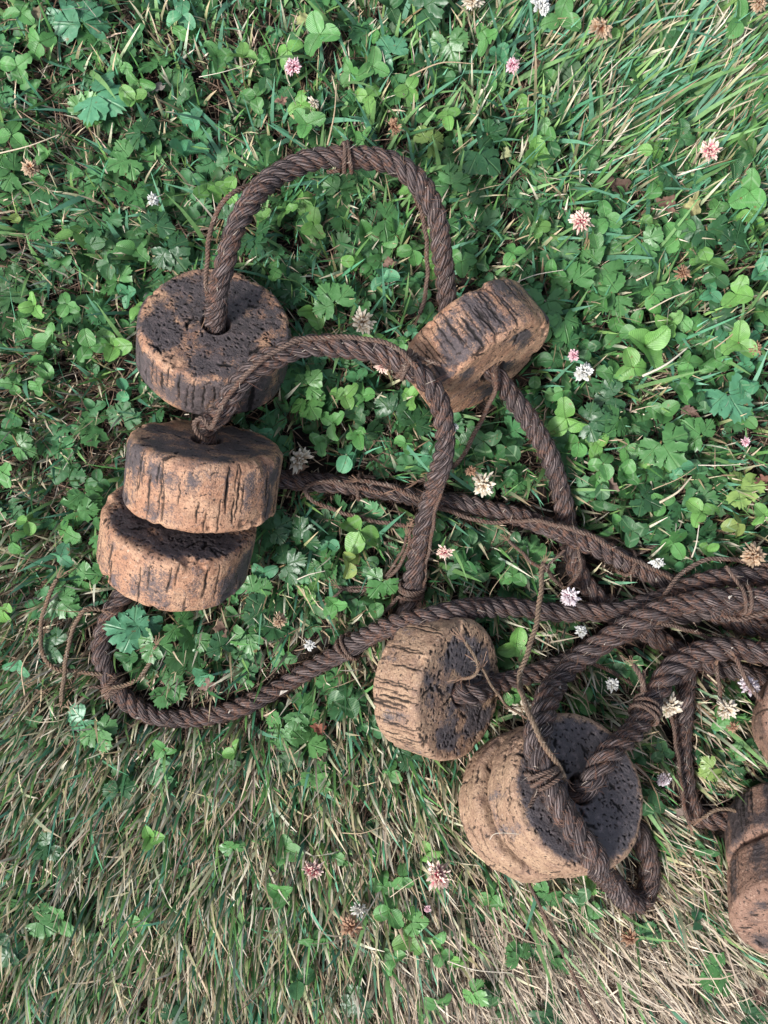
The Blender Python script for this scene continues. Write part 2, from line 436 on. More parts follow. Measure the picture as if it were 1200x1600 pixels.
build_float('a', M_CORK, 'round charred cork float with pitted face, the high rope arch rising from its hole', 21, 0.86, 0.74, 60, 300, rim=0.0045, face_patch=0.5)
build_float('b', M_CORK, 'cork float on its edge with slashed blackened side, between the two ends of hanging rope', 34, 0.36, 0.50, 50, 90, rim=0.0055, crack_len=(0.4, 0.95), face_patch=0.6)
build_float('c', M_CORK, 'upper float of the leaning pair, orange side with square soot patches and vertical splits', 57, 0.74, 0.47, 56, 60, rim=0.0055, crack_len=(0.25, 0.8))
build_float('d', M_CORK, 'lower float of the leaning pair, half hidden under the other with a dark crusted face', 63, 0.92, 0.56, 44, 320, rim=0.0048, face_patch=0.3)
build_float('e', M_CORKY, 'cork float with black wavy pitted face and pale scored side facing left, under a rope', 79, 0.70, 0.18, 64, 300, rim=0.004, big_pits=20, crack_len=(0.5, 0.95), face_patch=1.3)
build_float('f', M_CORKY, 'top float of the stacked pair, two ropes crossing its flat grey face', 88, 1.10, 0.10, 26, 260, rim=0.0045, cross=50, big_pits=16, crack_len=(0.15, 0.4), face_patch=-0.3)
build_float('g', M_CORKY, 'thin bottom float of the stacked pair, showing only as a yellowish crescent under the other', 97, 0.5, 0.06, 20, 20, rim=0.0045, cross=40, crack_len=(0.15, 0.5))
build_float('h', M_CORKR, 'reddish cork float cut off by the right edge of the photo, lower one of two', 105, 0.50, 0.40, 44, 160, rim=0.0065, big_pits=30, cross=14)
build_float('i', M_CORKR, 'reddish dark float joined above the lower one at the right edge of the photo', 119, 0.6, 0.55, 30, 60, rim=0.006, crack_len=(0.5, 0.95))
build_float('j', M_CORKR, 'sliver of reddish cork float at the right edge beside the pink clover flower', 126, 0.5, 0.35, 30, 80)

# ------------------------------------------------------------------ rope engine
def catmull(pts, ds):
    pts = [np.array(p, float) for p in pts]
    pts = [2 * pts[0] - pts[1]] + pts + [2 * pts[-1] - pts[-2]]
    out = []
    for i in range(1, len(pts) - 2):
        p0, p1, p2, p3 = pts[i - 1:i + 3]
        t0 = 0; t1 = t0 + max(np.linalg.norm(p1 - p0), 1e-5) ** .5; t2 = t1 + max(np.linalg.norm(p2 - p1), 1e-5) ** .5; t3 = t2 + max(np.linalg.norm(p3 - p2), 1e-5) ** .5
        for t in np.linspace(t1, t2, 24, endpoint=False):
            a1 = (t1 - t) / (t1 - t0) * p0 + (t - t0) / (t1 - t0) * p1
            a2 = (t2 - t) / (t2 - t1) * p1 + (t - t1) / (t2 - t1) * p2
            a3 = (t3 - t) / (t3 - t2) * p2 + (t - t2) / (t3 - t2) * p3
            b1 = (t2 - t) / (t2 - t0) * a1 + (t - t0) / (t2 - t0) * a2
            b2 = (t3 - t) / (t3 - t1) * a2 + (t - t1) / (t3 - t1) * a3
            out.append((t2 - t) / (t2 - t1) * b1 + (t - t1) / (t2 - t1) * b2)
    out.append(pts[-2]); q = np.array(out)
    L = np.concatenate([[0], np.cumsum(np.linalg.norm(np.diff(q, axis=0), axis=1))])
    n = max(int(L[-1] / ds), 3); s = np.linspace(0, L[-1], n)
    return np.stack([np.interp(s, L, q[:, k]) for k in range(3)], 1), s

def smooth(q, it):
    q = q.copy()
    for _ in range(it):
        q[1:-1] = 0.25 * q[:-2] + 0.5 * q[1:-1] + 0.25 * q[2:]
    return q

def frames(q):
    T = np.gradient(q, axis=0); T /= np.linalg.norm(T, axis=1)[:, None] + 1e-12
    N = np.zeros_like(q); n = np.cross(T[0], [0, 0, 1.0])
    if np.linalg.norm(n) < 1e-3: n = np.cross(T[0], [0, 1.0, 0])
    n /= np.linalg.norm(n)
    for i in range(len(q)):
        n = n - T[i] * n.dot(T[i]); n /= np.linalg.norm(n) + 1e-12; N[i] = n
    return T, N, np.cross(T, N)

def tube(q, rad, sides, N=None, ridges=0, ph=0, off=0):
    if N is None:
        T, N, B = frames(q)
    else:
        T = np.gradient(q, axis=0); T /= np.linalg.norm(T, axis=1)[:, None] + 1e-12
        N = N - T * (N * T).sum(1)[:, None]; N /= np.linalg.norm(N, axis=1)[:, None]; B = np.cross(T, N)
    a = np.linspace(0, 2 * math.pi, sides, endpoint=False)
    rad = np.broadcast_to(rad, (len(q),))
    s = np.concatenate([[0], np.cumsum(np.linalg.norm(np.diff(q, axis=0), axis=1))])
    rr = rad[:, None] * np.ones((1, sides))
    if ridges: rr = rr * (1 + 0.055 * np.cos(ridges * a[None, :] + (s / 0.010)[:, None] + ph))
    V = q[:, None, :] + rr[..., None] * (np.cos(a)[None, :, None] * N[:, None, :] + np.sin(a)[None, :, None] * B[:, None, :])
    n = len(q); I, J = np.meshgrid(np.arange(n - 1), np.arange(sides), indexing='ij'); I = I.ravel(); J = J.ravel()
    q4 = np.stack([I * sides + J, I * sides + (J + 1) % sides, (I + 1) * sides + (J + 1) % sides, (I + 1) * sides + J], 1) + off
    uv = np.stack([np.broadcast_to((np.where(a > math.pi - 1e-6, a - 2 * math.pi, a) * rad.mean())[None, :], (n, sides)), np.broadcast_to(s[:, None], (n, sides))], -1).reshape(-1, 2)
    return V.reshape(-1, 3), q4, uv

def fibres(q, R, count, seed, lmin=0.002, lmax=0.007, lift=1.1, pale=0.03, w=0.00009):
    r = np.random.default_rng(seed); T, N, B = frames(q); n = len(q)
    i0 = r.integers(2, n - 3, count); a = r.uniform(0, 6.28, count)
    rad = np.cos(a)[:, None] * N[i0] + np.sin(a)[:, None] * B[i0]
    per = -np.sin(a)[:, None] * N[i0] + np.cos(a)[:, None] * B[i0]
    L = r.uniform(lmin, lmax, count); tw = r.normal(0, 0.55, count)
    d = T[i0] * np.cos(tw)[:, None] + per * np.sin(tw)[:, None]; d *= r.choice([-1, 1], count)[:, None]
    up = np.abs(r.normal(0, 0.22, count)) * lift; curl = r.normal(0, 0.5, count)
    seg = 5; pts = []
    for k in range(seg):
        t = k / (seg - 1)
        pts.append(q[i0] + rad * (R * 0.93 + L * up * t * 1.0 - (L * t * 0.5) ** 2 / (2 * R) * 0)[:, None] + d * (L * t)[:, None] + per * (curl * L * t * t)[:, None])
    pts = np.stack(pts, 1)
    # keep them hugging the rope: push inside points out and pull far ones in
    side = np.cross(d, rad); side /= np.linalg.norm(side, axis=1)[:, None] + 1e-9
    ww = (w * r.uniform(0.7, 1.6, count))[:, None, None] * np.array([1, 1, .9, .7, .3])[None, :, None]
    V = np.stack([pts - side[:, None] * ww, pts + side[:, None] * ww], 2).reshape(-1, 3)
    base = (np.arange(count) * seg * 2)[:, None]; k = np.arange(seg - 1)[None, :] * 2
    q4 = np.stack([base + k, base + k + 1, base + k + 3, base + k + 2], -1).reshape(-1, 4)
    pal = np.array([(0.13, 0.06, 0.042), (0.07, 0.042, 0.036), (0.045, 0.032, 0.03), (0.19, 0.105, 0.07)])
    c = pal[r.integers(0, 4, count)]; pm = r.random(count) < pale; c[pm] = (0.5, 0.42, 0.34)
    return V, q4, np.repeat(c, seg * 2, 0)

ROPES = []      # (centreline, radius) used to keep plants out and to tie the lashings
def build_rope(label, ctrl, R=0.0063, pitch=0.0245, seed=1, fuzz=55, red=None, sm=10, group='tarred three-strand ropes'):
    q, s = catmull(ctrl, 0.0013); q = smooth(q, sm)
    r = np.random.default_rng(seed)
    for ax in range(3):
        q[:, ax] += 0.0006 * np.sin(s * r.uniform(40, 90) + r.uniform(0, 6)) + 0.0003 * np.sin(s * r.uniform(120, 200) + r.uniform(0, 6))
    T, N, B = frames(q)
    ROPES.append((q, R))
    root = empty('rope', Vector(q[len(q) // 2]) * 1.0)
    o3 = np.array(root.location)
    tag(root, label, 'rope', group)
    wob = 0.25 * np.sin(s * 38 + seed) + 0.15 * np.sin(s * 91 + seed * 2)
    rvar = 1 + 0.05 * np.sin(s * 23 + seed) + 0.04 * np.sin(s * 71 + 2 * seed) + 0.03 * np.sin(s * 163 + 3 * seed)
    for k in range(3):
        ph = 2 * math.pi * s / pitch + k * 2.0944 + wob
        rad = np.cos(ph)[:, None] * N + np.sin(ph)[:, None] * B
        c = q + rad * (R * 0.57 * rvar)[:, None]
        V, q4, uv = tube(c, R * 0.485 * rvar, 12, N=rad)
        V = V + ((vnoise(V, 420, seed + k, 2) - 0.5) * 0.0005)[:, None] * np.repeat(rad, 12, 0)
        uv = uv + np.array([k * 0.03, 0.0])
        mobj('strand', mesh_np('strand', V - o3, quads=q4, uv=uv), M_ROPE, root)
    cnt = int(s[-1] * 100 * fuzz)
    V, q4, c = fibres(q, R, cnt, seed + 50)
    fo = mobj('fuzz', mesh_np('fuzz', V - o3, quads=q4, attrs={'tint': c}), M_FUZZ, root); fo['kind'] = 'stuff'
    return q

def fp(key, t):      # point on a float's axis, t in half thicknesses
    f = FL[key]; return f['c'] + f['n'] * (f['T'] / 2 * t)
def fpe(key, t, d):
    f = FL[key]; return f['c'] + f['n'] * (f['T'] / 2 * t + d)

def on_face(key, px, py, clear=0.0075):
    """point seen at (px,py) that stands `clear` off the front face plane"""
    f = FL[key]; n = f['n']; c = f['c'] + n * (f['T'] / 2 + clear); z = c.z
    for _ in range(8):
        p = P(px, py, z); z = c.z - (n.x * (p.x - c.x) + n.y * (p.y - c.y)) / n.z
    return P(px, py, z)
G = 0.012   # centre height of a rope lying in the grass
r1 = build_rope('rope rising in the high arch from the charred float to the tilted float',
    [P(1290, 1095, G), P(1205, 1062, G), P(1150, 1048, G), P(1100, 1036, G), P(1050, 1012, G), P(1000, 986, G), P(958, 962, G), P(925, 925, G), P(900, 885, 0.014),
     P(889, 830, 0.014), P(876, 765, 0.020), P(852, 703, 0.030), P(822, 652, 0.040), P(797, 615, 0.046), fpe('b', 1, 0.004), fp('b', 0), fpe('b', -1, -0.004),
     P(697, 455, 0.050), P(690, 400, 0.060), P(681, 342, 0.068), P(660, 290, 0.072), P(622, 257, 0.075), P(570, 246, 0.078), P(510, 248, 0.082),
     P(452, 263, 0.086), P(402, 300, 0.092), P(366, 358, 0.096), P(349, 420, 0.092), P(339, 468, 0.080), fpe('a', 1, 0.004), fp('a', 0), fpe('a', -1, -0.006),
     P(330, 640, 0.010), P(345, 700, 0.009), P(400, 742, 0.010), P(450, 750, G), P(520, 757, G), P(590, 765, G), P(660, 777, G), P(740, 790, G), P(820, 812, 0.016),
     P(890, 838, 0.028), P(950, 862, 0.024), P(1010, 893, G), P(1060, 918, G), P(1110, 955, G), P(1160, 978, G), P(1220, 985, G), P(1300, 1000, G)], seed=3, pitch=0.024)
r2 = build_rope('rope curving round the lower left, threaded through the leaning pair and the wavy faced float',
    [P(1300, 890, 0.030), P(1205, 899, 0.031), P(1140, 903, 0.031), P(1080, 915, 0.031), P(1020, 938, 0.029), P(965, 957, 0.027), P(900, 957, 0.024), P(830, 952, 0.025), P(760, 950, 0.034), P(700, 956, 0.050),
     P(650, 968, 0.052), P(590, 988, 0.038), P(530, 1020, 0.020), P(475, 1052, G), P(420, 1083, G), P(360, 1110, G), P(300, 1124, G), P(240, 1118, G), P(198, 1095, G),
     P(170, 1058, G), P(160, 1015, G), P(166, 978, 0.012), P(185, 940, 0.012), P(222, 905, 0.016), fpe('d', -1, -0.004), fp('d', 0), fpe('d', 1, 0.002), fpe('c', -1, -0.003), fp('c', 0), fpe('c', 1, 0.006),
     P(349, 642, 0.088), P(371, 605, 0.093), P(405, 570, 0.096), P(455, 547, 0.097), P(515, 541, 0.096), P(570, 546, 0.096), P(620, 559, 0.095), P(660, 588, 0.094), P(686, 628, 0.088),
     P(694, 675, 0.078), P(687, 730, 0.062), P(672, 785, 0.044), P(658, 840, 0.034), P(646, 895, 0.024), P(638, 945, 0.014), P(628, 990, 0.010), P(622, 1030, 0.016), fpe('e', -1, -0.006), fp('e', 0), fpe('e', 1, 0.006),
     P(775, 1069, 0.040), P(820, 1058, 0.030), P(865, 1042, 0.020), P(915, 1015, 0.015), P(980, 990, G), P(1050, 962, G), P(1130, 952, G), P(1210, 955, G), P(1300, 960, G)], seed=8)
r3 = build_rope('frayed rope looping over, under and through the stacked pair of floats near the bottom right',
    [P(1300, 925, 0.046), P(1205, 934, 0.045), P(1140, 934, 0.045), P(1080, 942, 0.045), P(1020, 960, 0.045), P(965, 988, 0.043), P(915, 1022, 0.041), P(872, 1065, 0.050), P(848, 1110, 0.078), on_face('f', 840, 1158, .010),
     on_face('f', 849, 1207, .009), on_face('f', 870, 1252, .0085), on_face('f', 897, 1298, .0085), on_face('f', 924, 1336, .006), P(950, 1376, 0.050), P(978, 1403, 0.028), P(1002, 1407, 0.014), P(1014, 1380, 0.013), P(1009, 1335, 0.013), P(990, 1295, 0.012), P(940, 1268, 0.008),
     fpe('g', -1, -0.003), fp('g', 0), fp('f', 0), fpe('f', 1, 0.005), on_face('f', 938, 1196, .013), on_face('f', 968, 1166, .014), P(996, 1132, 0.060), P(1018, 1092, 0.046), P(1048, 1050, 0.036), P(1090, 1022, 0.033), P(1145, 1013, 0.032), P(1210, 1024, 0.032), P(1300, 1035, 0.032)],
    R=0.0071, seed=15, fuzz=90, pitch=0.030)
r4 = build_rope('dark rope dropping straight down and bending right into the reddish float at the right edge',
    [P(1075, 1030, G), P(1070, 1080, G), P(1069, 1130, G), P(1070, 1190, G), P(1076, 1245, G), P(1090, 1275, G), P(1125, 1283, 0.012), P(1170, 1285, 0.010), P(1230, 1300, 0.014)], R=0.0064, seed=22, fuzz=80, sm=5)

# ------------------------------------------------------------------ twine
TW = []
def twine_mesh(q, R, seed, N3=3, pitch=None, name='twine'):
    pitch = pitch or R * 4.6
    T, N, B = frames(q); s = np.concatenate([[0], np.cumsum(np.linalg.norm(np.diff(q, axis=0), axis=1))])
    Vs, Qs, Us, off = [], [], [], 0
    for k in range(N3):
        ph = 2 * math.pi * s / pitch + k * 2 * math.pi / N3
        rad = np.cos(ph)[:, None] * N + np.sin(ph)[:, None] * B
        V, q4, uv = tube(q + rad * R * 0.54, R * 0.54, 5, N=rad, off=off); off += len(V)
        Vs.append(V); Qs.append(q4); Us.append(uv)
    return np.concatenate(Vs), np.concatenate(Qs), np.concatenate(Us)

def build_twine(label, ctrl, R=0.0015, mat=None, seed=0, frayed=True, group='thin twines', wig=0.0006):
    q, s = catmull(ctrl, 0.0007); q = smooth(q, 12)
    r = np.random.default_rng(seed + 300)
    for ax in range(3):
        q[:, ax] += wig * (np.sin(s * r.uniform(60, 140) + r.uniform(0, 6)) + 0.5 * np.sin(s * r.uniform(200, 330) + r.uniform(0, 6)))
    root = empty('twine', Vector(q[len(q) // 2])); o3 = np.array(root.location); tag(root, label, 'twine', group)
    V, q4, uv = twine_mesh(q, R, seed)
    mobj('strands', mesh_np('strands', V - o3, quads=q4, uv=uv), mat or M_TWINE, root)
    V, q4, c = fibres(q, R, int(s[-1] * 100 * 14), seed + 5, 0.0015, 0.004, 1.4, 0.2, 0.00007)
    vs, qs, cs, off = [V], [q4], [c], len(V)
    if frayed:                       # loose ends
        for end in (0, -1):
            e = q[end]; d0 = q[end] - q[end - 6 if end else 6]; d0 = d0 / (np.linalg.norm(d0) + 1e-9)
            for k in range(12):
                d = d0 + r.normal(0, 0.35, 3); L = r.uniform(0.003, 0.008)
                side = np.cross(d, [0, 0, 1.0]) * 0.00012
                ps = [e + d * L * t + np.array([0, 0, 0.001 * t]) + r.normal(0, 0.0003, 3) * t for t in (0, .35, .7, 1)]
                v = np.array([x for p_ in ps for x in (p_ - side, p_ + side)])
                qq = np.array([[2 * i, 2 * i + 1, 2 * i + 3, 2 * i + 2] for i in range(3)]) + off
                vs.append(v); qs.append(qq); cs.append(np.tile([(0.26, 0.16, 0.11)], (8, 1))); off += 8
    fo = mobj('fuzz', mesh_np('fuzz', np.concatenate(vs) - o3, quads=np.concatenate(qs), attrs={'tint': np.concatenate(cs)}), M_FUZZ, root); fo['kind'] = 'stuff'
    TW.append((q, R)); return q

def lashing(label, rope, px, py, turns=2.5, R=0.0013, rr=0.0069, seed=0, spread=0.0030, zmin=None, tail=True):
    """twine tied round a rope at the spot where the rope shows at (px,py)"""
    k = S * (H - rope[:, 2]) / H
    X = 600 + rope[:, 0] / k; Y = 800 - rope[:, 1] / k
    i = int(np.argmin((X - px) ** 2 + (Y - py) ** 2 - (rope[:, 2] * 4e4)))
    T, N, B = frames(rope); n = int(turns * 26); r = np.random.default_rng(seed)
    a = np.linspace(0, turns * 2 * math.pi, n); c = rope[i]; pts = []
    for j, aa in enumerate(a):
        t = (j / n - 0.5) * spread * turns + 0.0008 * math.sin(aa * 1.3 + seed)
        pts.append(c + T[i] * t + (N[i] * math.cos(aa) + B[i] * math.sin(aa)) * (rr + 0.0009 + 0.0004 * math.sin(aa * 2.3)))
    if tail:
        e = pts[-1]; out = N[i] * math.cos(a[-1]) + B[i] * math.sin(a[-1])
        dd = np.array([r.normal(), r.normal(), 0.2]); dd /= np.linalg.norm(dd)
        pts += [e + out * 0.002 * t + (T[i] + dd * 0.6) * 0.003 * t for t in (1, 2, 3)]
    q = np.array(pts); root = empty('lashing', Vector(c)); o3 = np.array(root.location); tag(root, label, 'lashing', 'twine lashings tied round the ropes')
    q, s = catmull(list(q), 0.0007)
    V, q4, uv = twine_mesh(q, R, seed)
    mobj('coil', mesh_np('coil', V - o3, quads=q4, uv=uv), M_TWINE, root)
    V, q4, cc = fibres(q, R, 160, seed + 5, 0.0015, 0.005, 1.8, 0.25, 0.00008)
    fo = mobj('fuzz', mesh_np('fuzz', V - o3, quads=q4, attrs={'tint': cc}), M_FUZZ, root); fo['kind'] = 'stuff'

g = 0.016
build_twine('twine hanging down the outer left side of the high rope arch', [P(395, 285, .088), P(362, 302, .098), P(340, 332, .092), P(328, 372, .085), P(322, 415, .076), P(321, 445, .068), P(325, 480, .063)], seed=1)
build_twine('twine hanging inside the right leg of the high arch, ending in a brown tuft', [P(632, 262, .078), P(640, 285, .066), P(655, 325, .055), P(667, 368, .045), P(668, 410, .036), P(665, 450, .03), P(657, 492, .028)], seed=2)
build_twine('twine following the upper edge of the low rope arch', [P(322, 690, .078), P(310, 680, .085), P(304, 660, .09), P(318, 651, .092), P(330, 668, .090), P(336, 655, .098), P(354, 624, .100), P(382, 586, .105), P(421, 554, .106), P(470, 533, .106), P(530, 525, .105), P(584, 532, .105), P(623, 549, .105), P(653, 573, .103)], seed=3, frayed=False)
build_twine('twine trailing out of the tilted float hole down to the middle rope', [fpe('b', 1, .003) + Vector((0, .004, 0.006)), P(774, 600, .064), P(762, 635, .05), P(742, 680, .034), P(722, 712, .024), P(700, 733, .018), P(655, 752, .02)], seed=4)
build_twine('twine doubling back in a long loop below the middle rope', [P(600, 770, .024), P(565, 762, .026), P(520, 753, .025), P(488, 756, .022), P(478, 768, .02), P(492, 785, .018), P(530, 800, .017), P(580, 812, .017), P(635, 820, .018)], seed=5)
build_twine('long twine lying along the middle rope towards the right', [P(560, 750, .024), P(600, 758, .024), P(640, 772, .024), P(690, 795, .020), P(740, 812, .019), P(800, 815, .020), P(850, 815, .030), P(900, 828, .040), P(945, 850, .036), P(990, 876, .025), P(1050, 904, .024)], seed=6)
build_twine('twine arching over from the thick ropes to the right edge', [P(1040, 930, .040), P(1058, 905, .036), P(1080, 885, .034), P(1110, 872, .033), P(1150, 874, .032), P(1190, 882, .032), P(1240, 895, .03)], seed=7)
build_twine('straight pale twine hanging from a knot down across the ropes to the stacked floats', [P(849, 882, .045), P(846, 930, .052), P(836, 975, .056), P(824, 1020, .060), P(813, 1062, .066), P(816, 1092, .088), on_face('f', 834, 1130, .018), on_face('f', 855, 1168, .019), on_face('f', 873, 1198, .014), on_face('f', 880, 1216, .009)], R=0.0017, mat=M_PTWINE, seed=8)
build_twine('thin dark twine running into the knot from the left', [P(795, 845, .02), P(815, 862, .03), P(832, 880, .04), P(850, 888, .046), P(862, 900, .03), P(878, 918, .02)], R=0.0012, seed=9)
build_twine('short twine bent from the small knot towards the white and pink flower', [P(905, 860, .03), P(907, 885, .03), P(900, 900, .03), P(888, 914, .026)], R=0.0012, seed=10)
build_twine('pale twine curl at the hole of the wavy faced float', [P(727, 1003, .088), P(742, 1025, .088), P(748, 1045, .086), P(740, 1057, .082), P(724, 1060, .076)], R=0.0011, mat=M_PTWINE, seed=11, wig=.0002)
build_twine('thin pale twine running from the wavy faced float to the cream flower', [P(752, 1045, .08), P(762, 1062, .076), P(778, 1082, .068), P(795, 1104, .055), P(812, 1118, .05)], R=0.0009, mat=M_PTWINE, seed=12)
build_twine('outer pale twine loop at the left edge of the lower left rope bend', [P(88, 905, .028), P(76, 935, .028), P(66, 965, .026), P(62, 1005, .025), P(72, 1035, .023), P(92, 1046, .020), P(120, 1048, .018), P(160, 1052, .018)], mat=M_PTWINE, seed=13)
build_twine('inner pale twine end hanging left of the lower left rope bend', [P(158, 955, .024), P(135, 952, .028), P(120, 968, .028), P(108, 1000, .026), P(103, 1040, .026), P(97, 1075, .022), P(94, 1096, .018)], mat=M_PTWINE, seed=14)
build_twine('frayed twine end sticking up inside the lower left rope bend', [P(178, 1072, .022), P(200, 1068, .022), P(218, 1058, .024), P(236, 1032, .026), P(244, 1008, .028)], mat=M_PTWINE, seed=15)
build_twine('dark twine sagging left off the foot of the low arch', [P(640, 822, .04), P(636, 858, .03), P(622, 890, .024), P(595, 912, .02), P(562, 924, .018), P(530, 916, .018)], R=0.0013, seed=16)
build_twine('second thinner twine sagging left off the foot of the low arch', [P(634, 840, .036), P(624, 870, .026), P(604, 898, .022), P(575, 914, .018), P(540, 920, .018), P(520, 935, .016)], R=0.0010, seed=17)
build_twine('twine hanging down the right side of the low arch foot', [P(700, 690, .078), P(692, 760, .056), P(676, 820, .042), P(668, 870, .03), P(664, 905, .022), P(655, 940, .02)], R=0.0012, seed=18)
build_twine('stiff twine stub standing beside the frayed rope above its lashing', [P(990, 1040, .05), P(998, 1050, .052), P(1006, 1070, .052), P(1003, 1092, .05), P(1000, 1112, .052)], R=0.0018, seed=19)
build_twine('dark twine in the grass left of the stiff twine stub', [P(928, 1038, .02), P(950, 1048, .02), P(975, 1062, .018), P(1000, 1074, .016)], R=0.0014, seed=20)
build_twine('short twine hanging straight down onto the cream brown flower', [P(1122, 1040, .026), P(1122, 1065, .026), P(1124, 1100, .026)], R=0.0014, seed=21)
build_twine('twine slanting down across the pink flower at the right edge', [P(1148, 1028, .04), P(1162, 1052, .040), P(1178, 1080, .038), P(1205, 1108, .036), P(1230, 1125, .03)], R=0.0015, seed=22)
build_twine('twine lying down the left side of the straight dropping rope', [P(1050, 1115, .022), P(1056, 1160, .024), P(1062, 1215, .024), P(1070, 1262, .024), P(1078, 1288, .022)], R=0.0013, seed=23)
build_twine('pale twine arching into the reddish float at the right edge', [P(1098, 1276, .022), P(1118, 1266, .025), P(1140, 1265, .026), P(1162, 1275, .026)], R=0.0013, mat=M_PTWINE, seed=24)
build_twine('thin brown twine trailing out through the dry grass at the bottom edge', [P(822, 1372, .02), P(838, 1405, .026), P(862, 1450, .027), P(886, 1505, .026), P(912, 1555, .026), P(942, 1612, .024)], R=0.0012, seed=25)
build_twine('reddish twine under the thickest rope at the right edge', [P(1135, 962, .034), P(1155, 966, .036), P(1180, 962, .036), P(1210, 952, .036)], R=0.0017, seed=26, frayed=False)
build_twine('twine slanting under the crossing of the thick ropes', [P(1030, 975, .03), P(1062, 982, .024), P(1092, 988, .022), P(1120, 1003, .026)], R=0.0014, seed=27)
lashing('twine lashing on the crown of the high arch', r1, 543, 248, 2.5, seed=1)
lashing('twine lashing on the shoulder of the low arch', r2, 637, 570, 2.5, seed=2)
lashing('twine lashing where the lower left rope bends', r2, 178, 1072, 3.5, seed=3)
lashing('faint twine lashing on the rising part of the lower left rope', r2, 540, 1014, 2.2, seed=4)
lashing('twine lashing on the middle rope below the cream flower', r1, 562, 762, 1.6, seed=5)
lashing('twine lashing on the middle rope near the white petals', r1, 985, 880, 1.6, seed=6)
lashing('twine lashing on the frayed rope below the stiff twine stub', r3, 1012, 1106, 3.2, seed=7, rr=.0075)
lashing('twine lashing at the foot of the low arch', r2, 641, 925, 3.0, seed=8)
lashing('twine lashing on the rope crossing the stacked floats', r3, 848, 1212, 3.0, seed=9, rr=.0075)
lashing('twine lashing where the ropes meet right of the white and pink flower', r1, 945, 948, 2.2, seed=10)
lashing('twine lashing on the thick rope close to the right edge', r3, 1165, 934, 2.0, seed=11, rr=.0075)
lashing('small twine knot at the top of the straight pale twine', np.array([P(835, 886, .044), P(849, 886, .046), P(862, 889, .044)]) if False else catmull([P(836, 884, .040), P(849, 886, .044), P(862, 890, .040)], .001)[0], 849, 886, 3.5, rr=0.0012, seed=12, R=0.0010, spread=0.0012)

# ------------------------------------------------------------------ keep-out tests
FK = list(FL.values())
RQ = np.concatenate([q[::3] for q, R in ROPES])
def in_float(p, pad=0.001):
    m = np.zeros(len(p), bool)
    for f in FK:
        d = p - np.array(f['c']); n = np.array(f['n']); h = d @ n
        rad = np.linalg.norm(d - h[:, None] * n, axis=1)
        m |= (abs(h) < f['T'] / 2 + pad) & (rad < f['R'] + pad)
    return m
# coarse grid over the ropes for quick distance tests
CELL = 0.012
_grid = {}
for i, pt in enumerate(RQ): _grid.setdefault((int(math.floor(pt[0] / CELL)), int(math.floor(pt[1] / CELL))), []).append(i)
def near_rope(p, r3d=0.0074, rxy=0.0068):
    """points inside a rope, or lying right above one"""
    m = np.zeros(len(p), bool)
    cx = np.floor(p[:, 0] / CELL).astype(int); cy = np.floor(p[:, 1] / CELL).astype(int)
    key = cx * 100003 + cy; order = np.argsort(key, kind='stable'); ks = key[order]
    b = np.concatenate([[0], np.where(np.diff(ks))[0] + 1, [len(ks)]])
    for s0, s1 in zip(b[:-1], b[1:]):
        if s0 == s1: continue
        ids = order[s0:s1]; x, y = cx[ids[0]], cy[ids[0]]
        cand = [j for a in (-1, 0, 1) for c in (-1, 0, 1) for j in _grid.get((x + a, y + c), ())]
        if not cand: continue
        rq = RQ[cand]; d = p[ids][:, None, :] - rq[None]
        dxy2 = d[..., 0] ** 2 + d[..., 1] ** 2
        hit = (dxy2 + d[..., 2] ** 2 < r3d ** 2) | ((dxy2 < rxy ** 2) & (d[..., 2] > 0))
        m[ids] = hit.any(1)
    return m
def over_float(p, pad=0.0):
    """points that would hide a float from above"""
    m = np.zeros(len(p), bool)
    X = 600 + p[:, 0] / (S * (H - p[:, 2]) / H); Y = 800 - p[:, 1] / (S * (H - p[:, 2]) / H)
    for f in FK:
        c = f['c']; n = f['n']
        d = p - np.array(c)
        m |= (np.hypot(d[:, 0], d[:, 1]) < f['R'] * 0.80 + pad) & (p[:, 2] > c.z)
    return m | in_float(p, 0.001 + pad)

# ------------------------------------------------------------------ grass
def lerp_grid(tab, X, Y, x0=0, y0=0, step=200):
    tab = np.asarray(tab, float); r, c = tab.shape[:2]
    fx = np.clip((X - x0) / step, 0, c - 1.001); fy = np.clip((Y - y0) / step, 0, r - 1.001)
    i, j = fy.astype(int), fx.astype(int); a, b = fy - i, fx - j
    if tab.ndim == 3: a, b = a[:, None], b[:, None]
    return tab[i, j] * (1 - a) * (1 - b) + tab[i + 1, j] * a * (1 - b) + tab[i, j + 1] * (1 - a) * b + tab[i + 1, j + 1] * a * b
# lean of the blades on a 200 px grid (columns x=0..1200, rows y=0..1600): picture angle in degrees, 90 = up the picture
ANG = np.array([[150, 120, 100, 80, 60, 45, 40],
       [190, 160, 90, 60, 40, 35, 30],
       [200, 200, 120, 60, 30, 25, 25],
       [210, 220, 200, 0, 0, 15, 10],
       [230, 240, 260, 300, 330, 330, 340],
       [235, 245, 265, 285, 300, 315, 325],
       [240, 250, 268, 282, 295, 310, 320],
       [250, 258, 270, 284, 296, 308, 318],
       [256, 264, 272, 284, 298, 310, 318]], float)
ALEN = [[.2, .2, .2, .3, .5, .8, .9], [.3, .2, .2, .3, .5, .9, .9], [.3, .3, .2, .2, .3, .5, .6], [.3, .3, .2, .2, .2, .3, .3], [.5, .5, .4, .3, .3, .4, .4],
        [.7, .6, .6, .5, .5, .7, .7], [.8, .8, .9, .9, .9, .9, .9], [.8, .85, 1, 1, 1, 1, 1], [.9, 1, 1, 1, 1, 1, 1]]
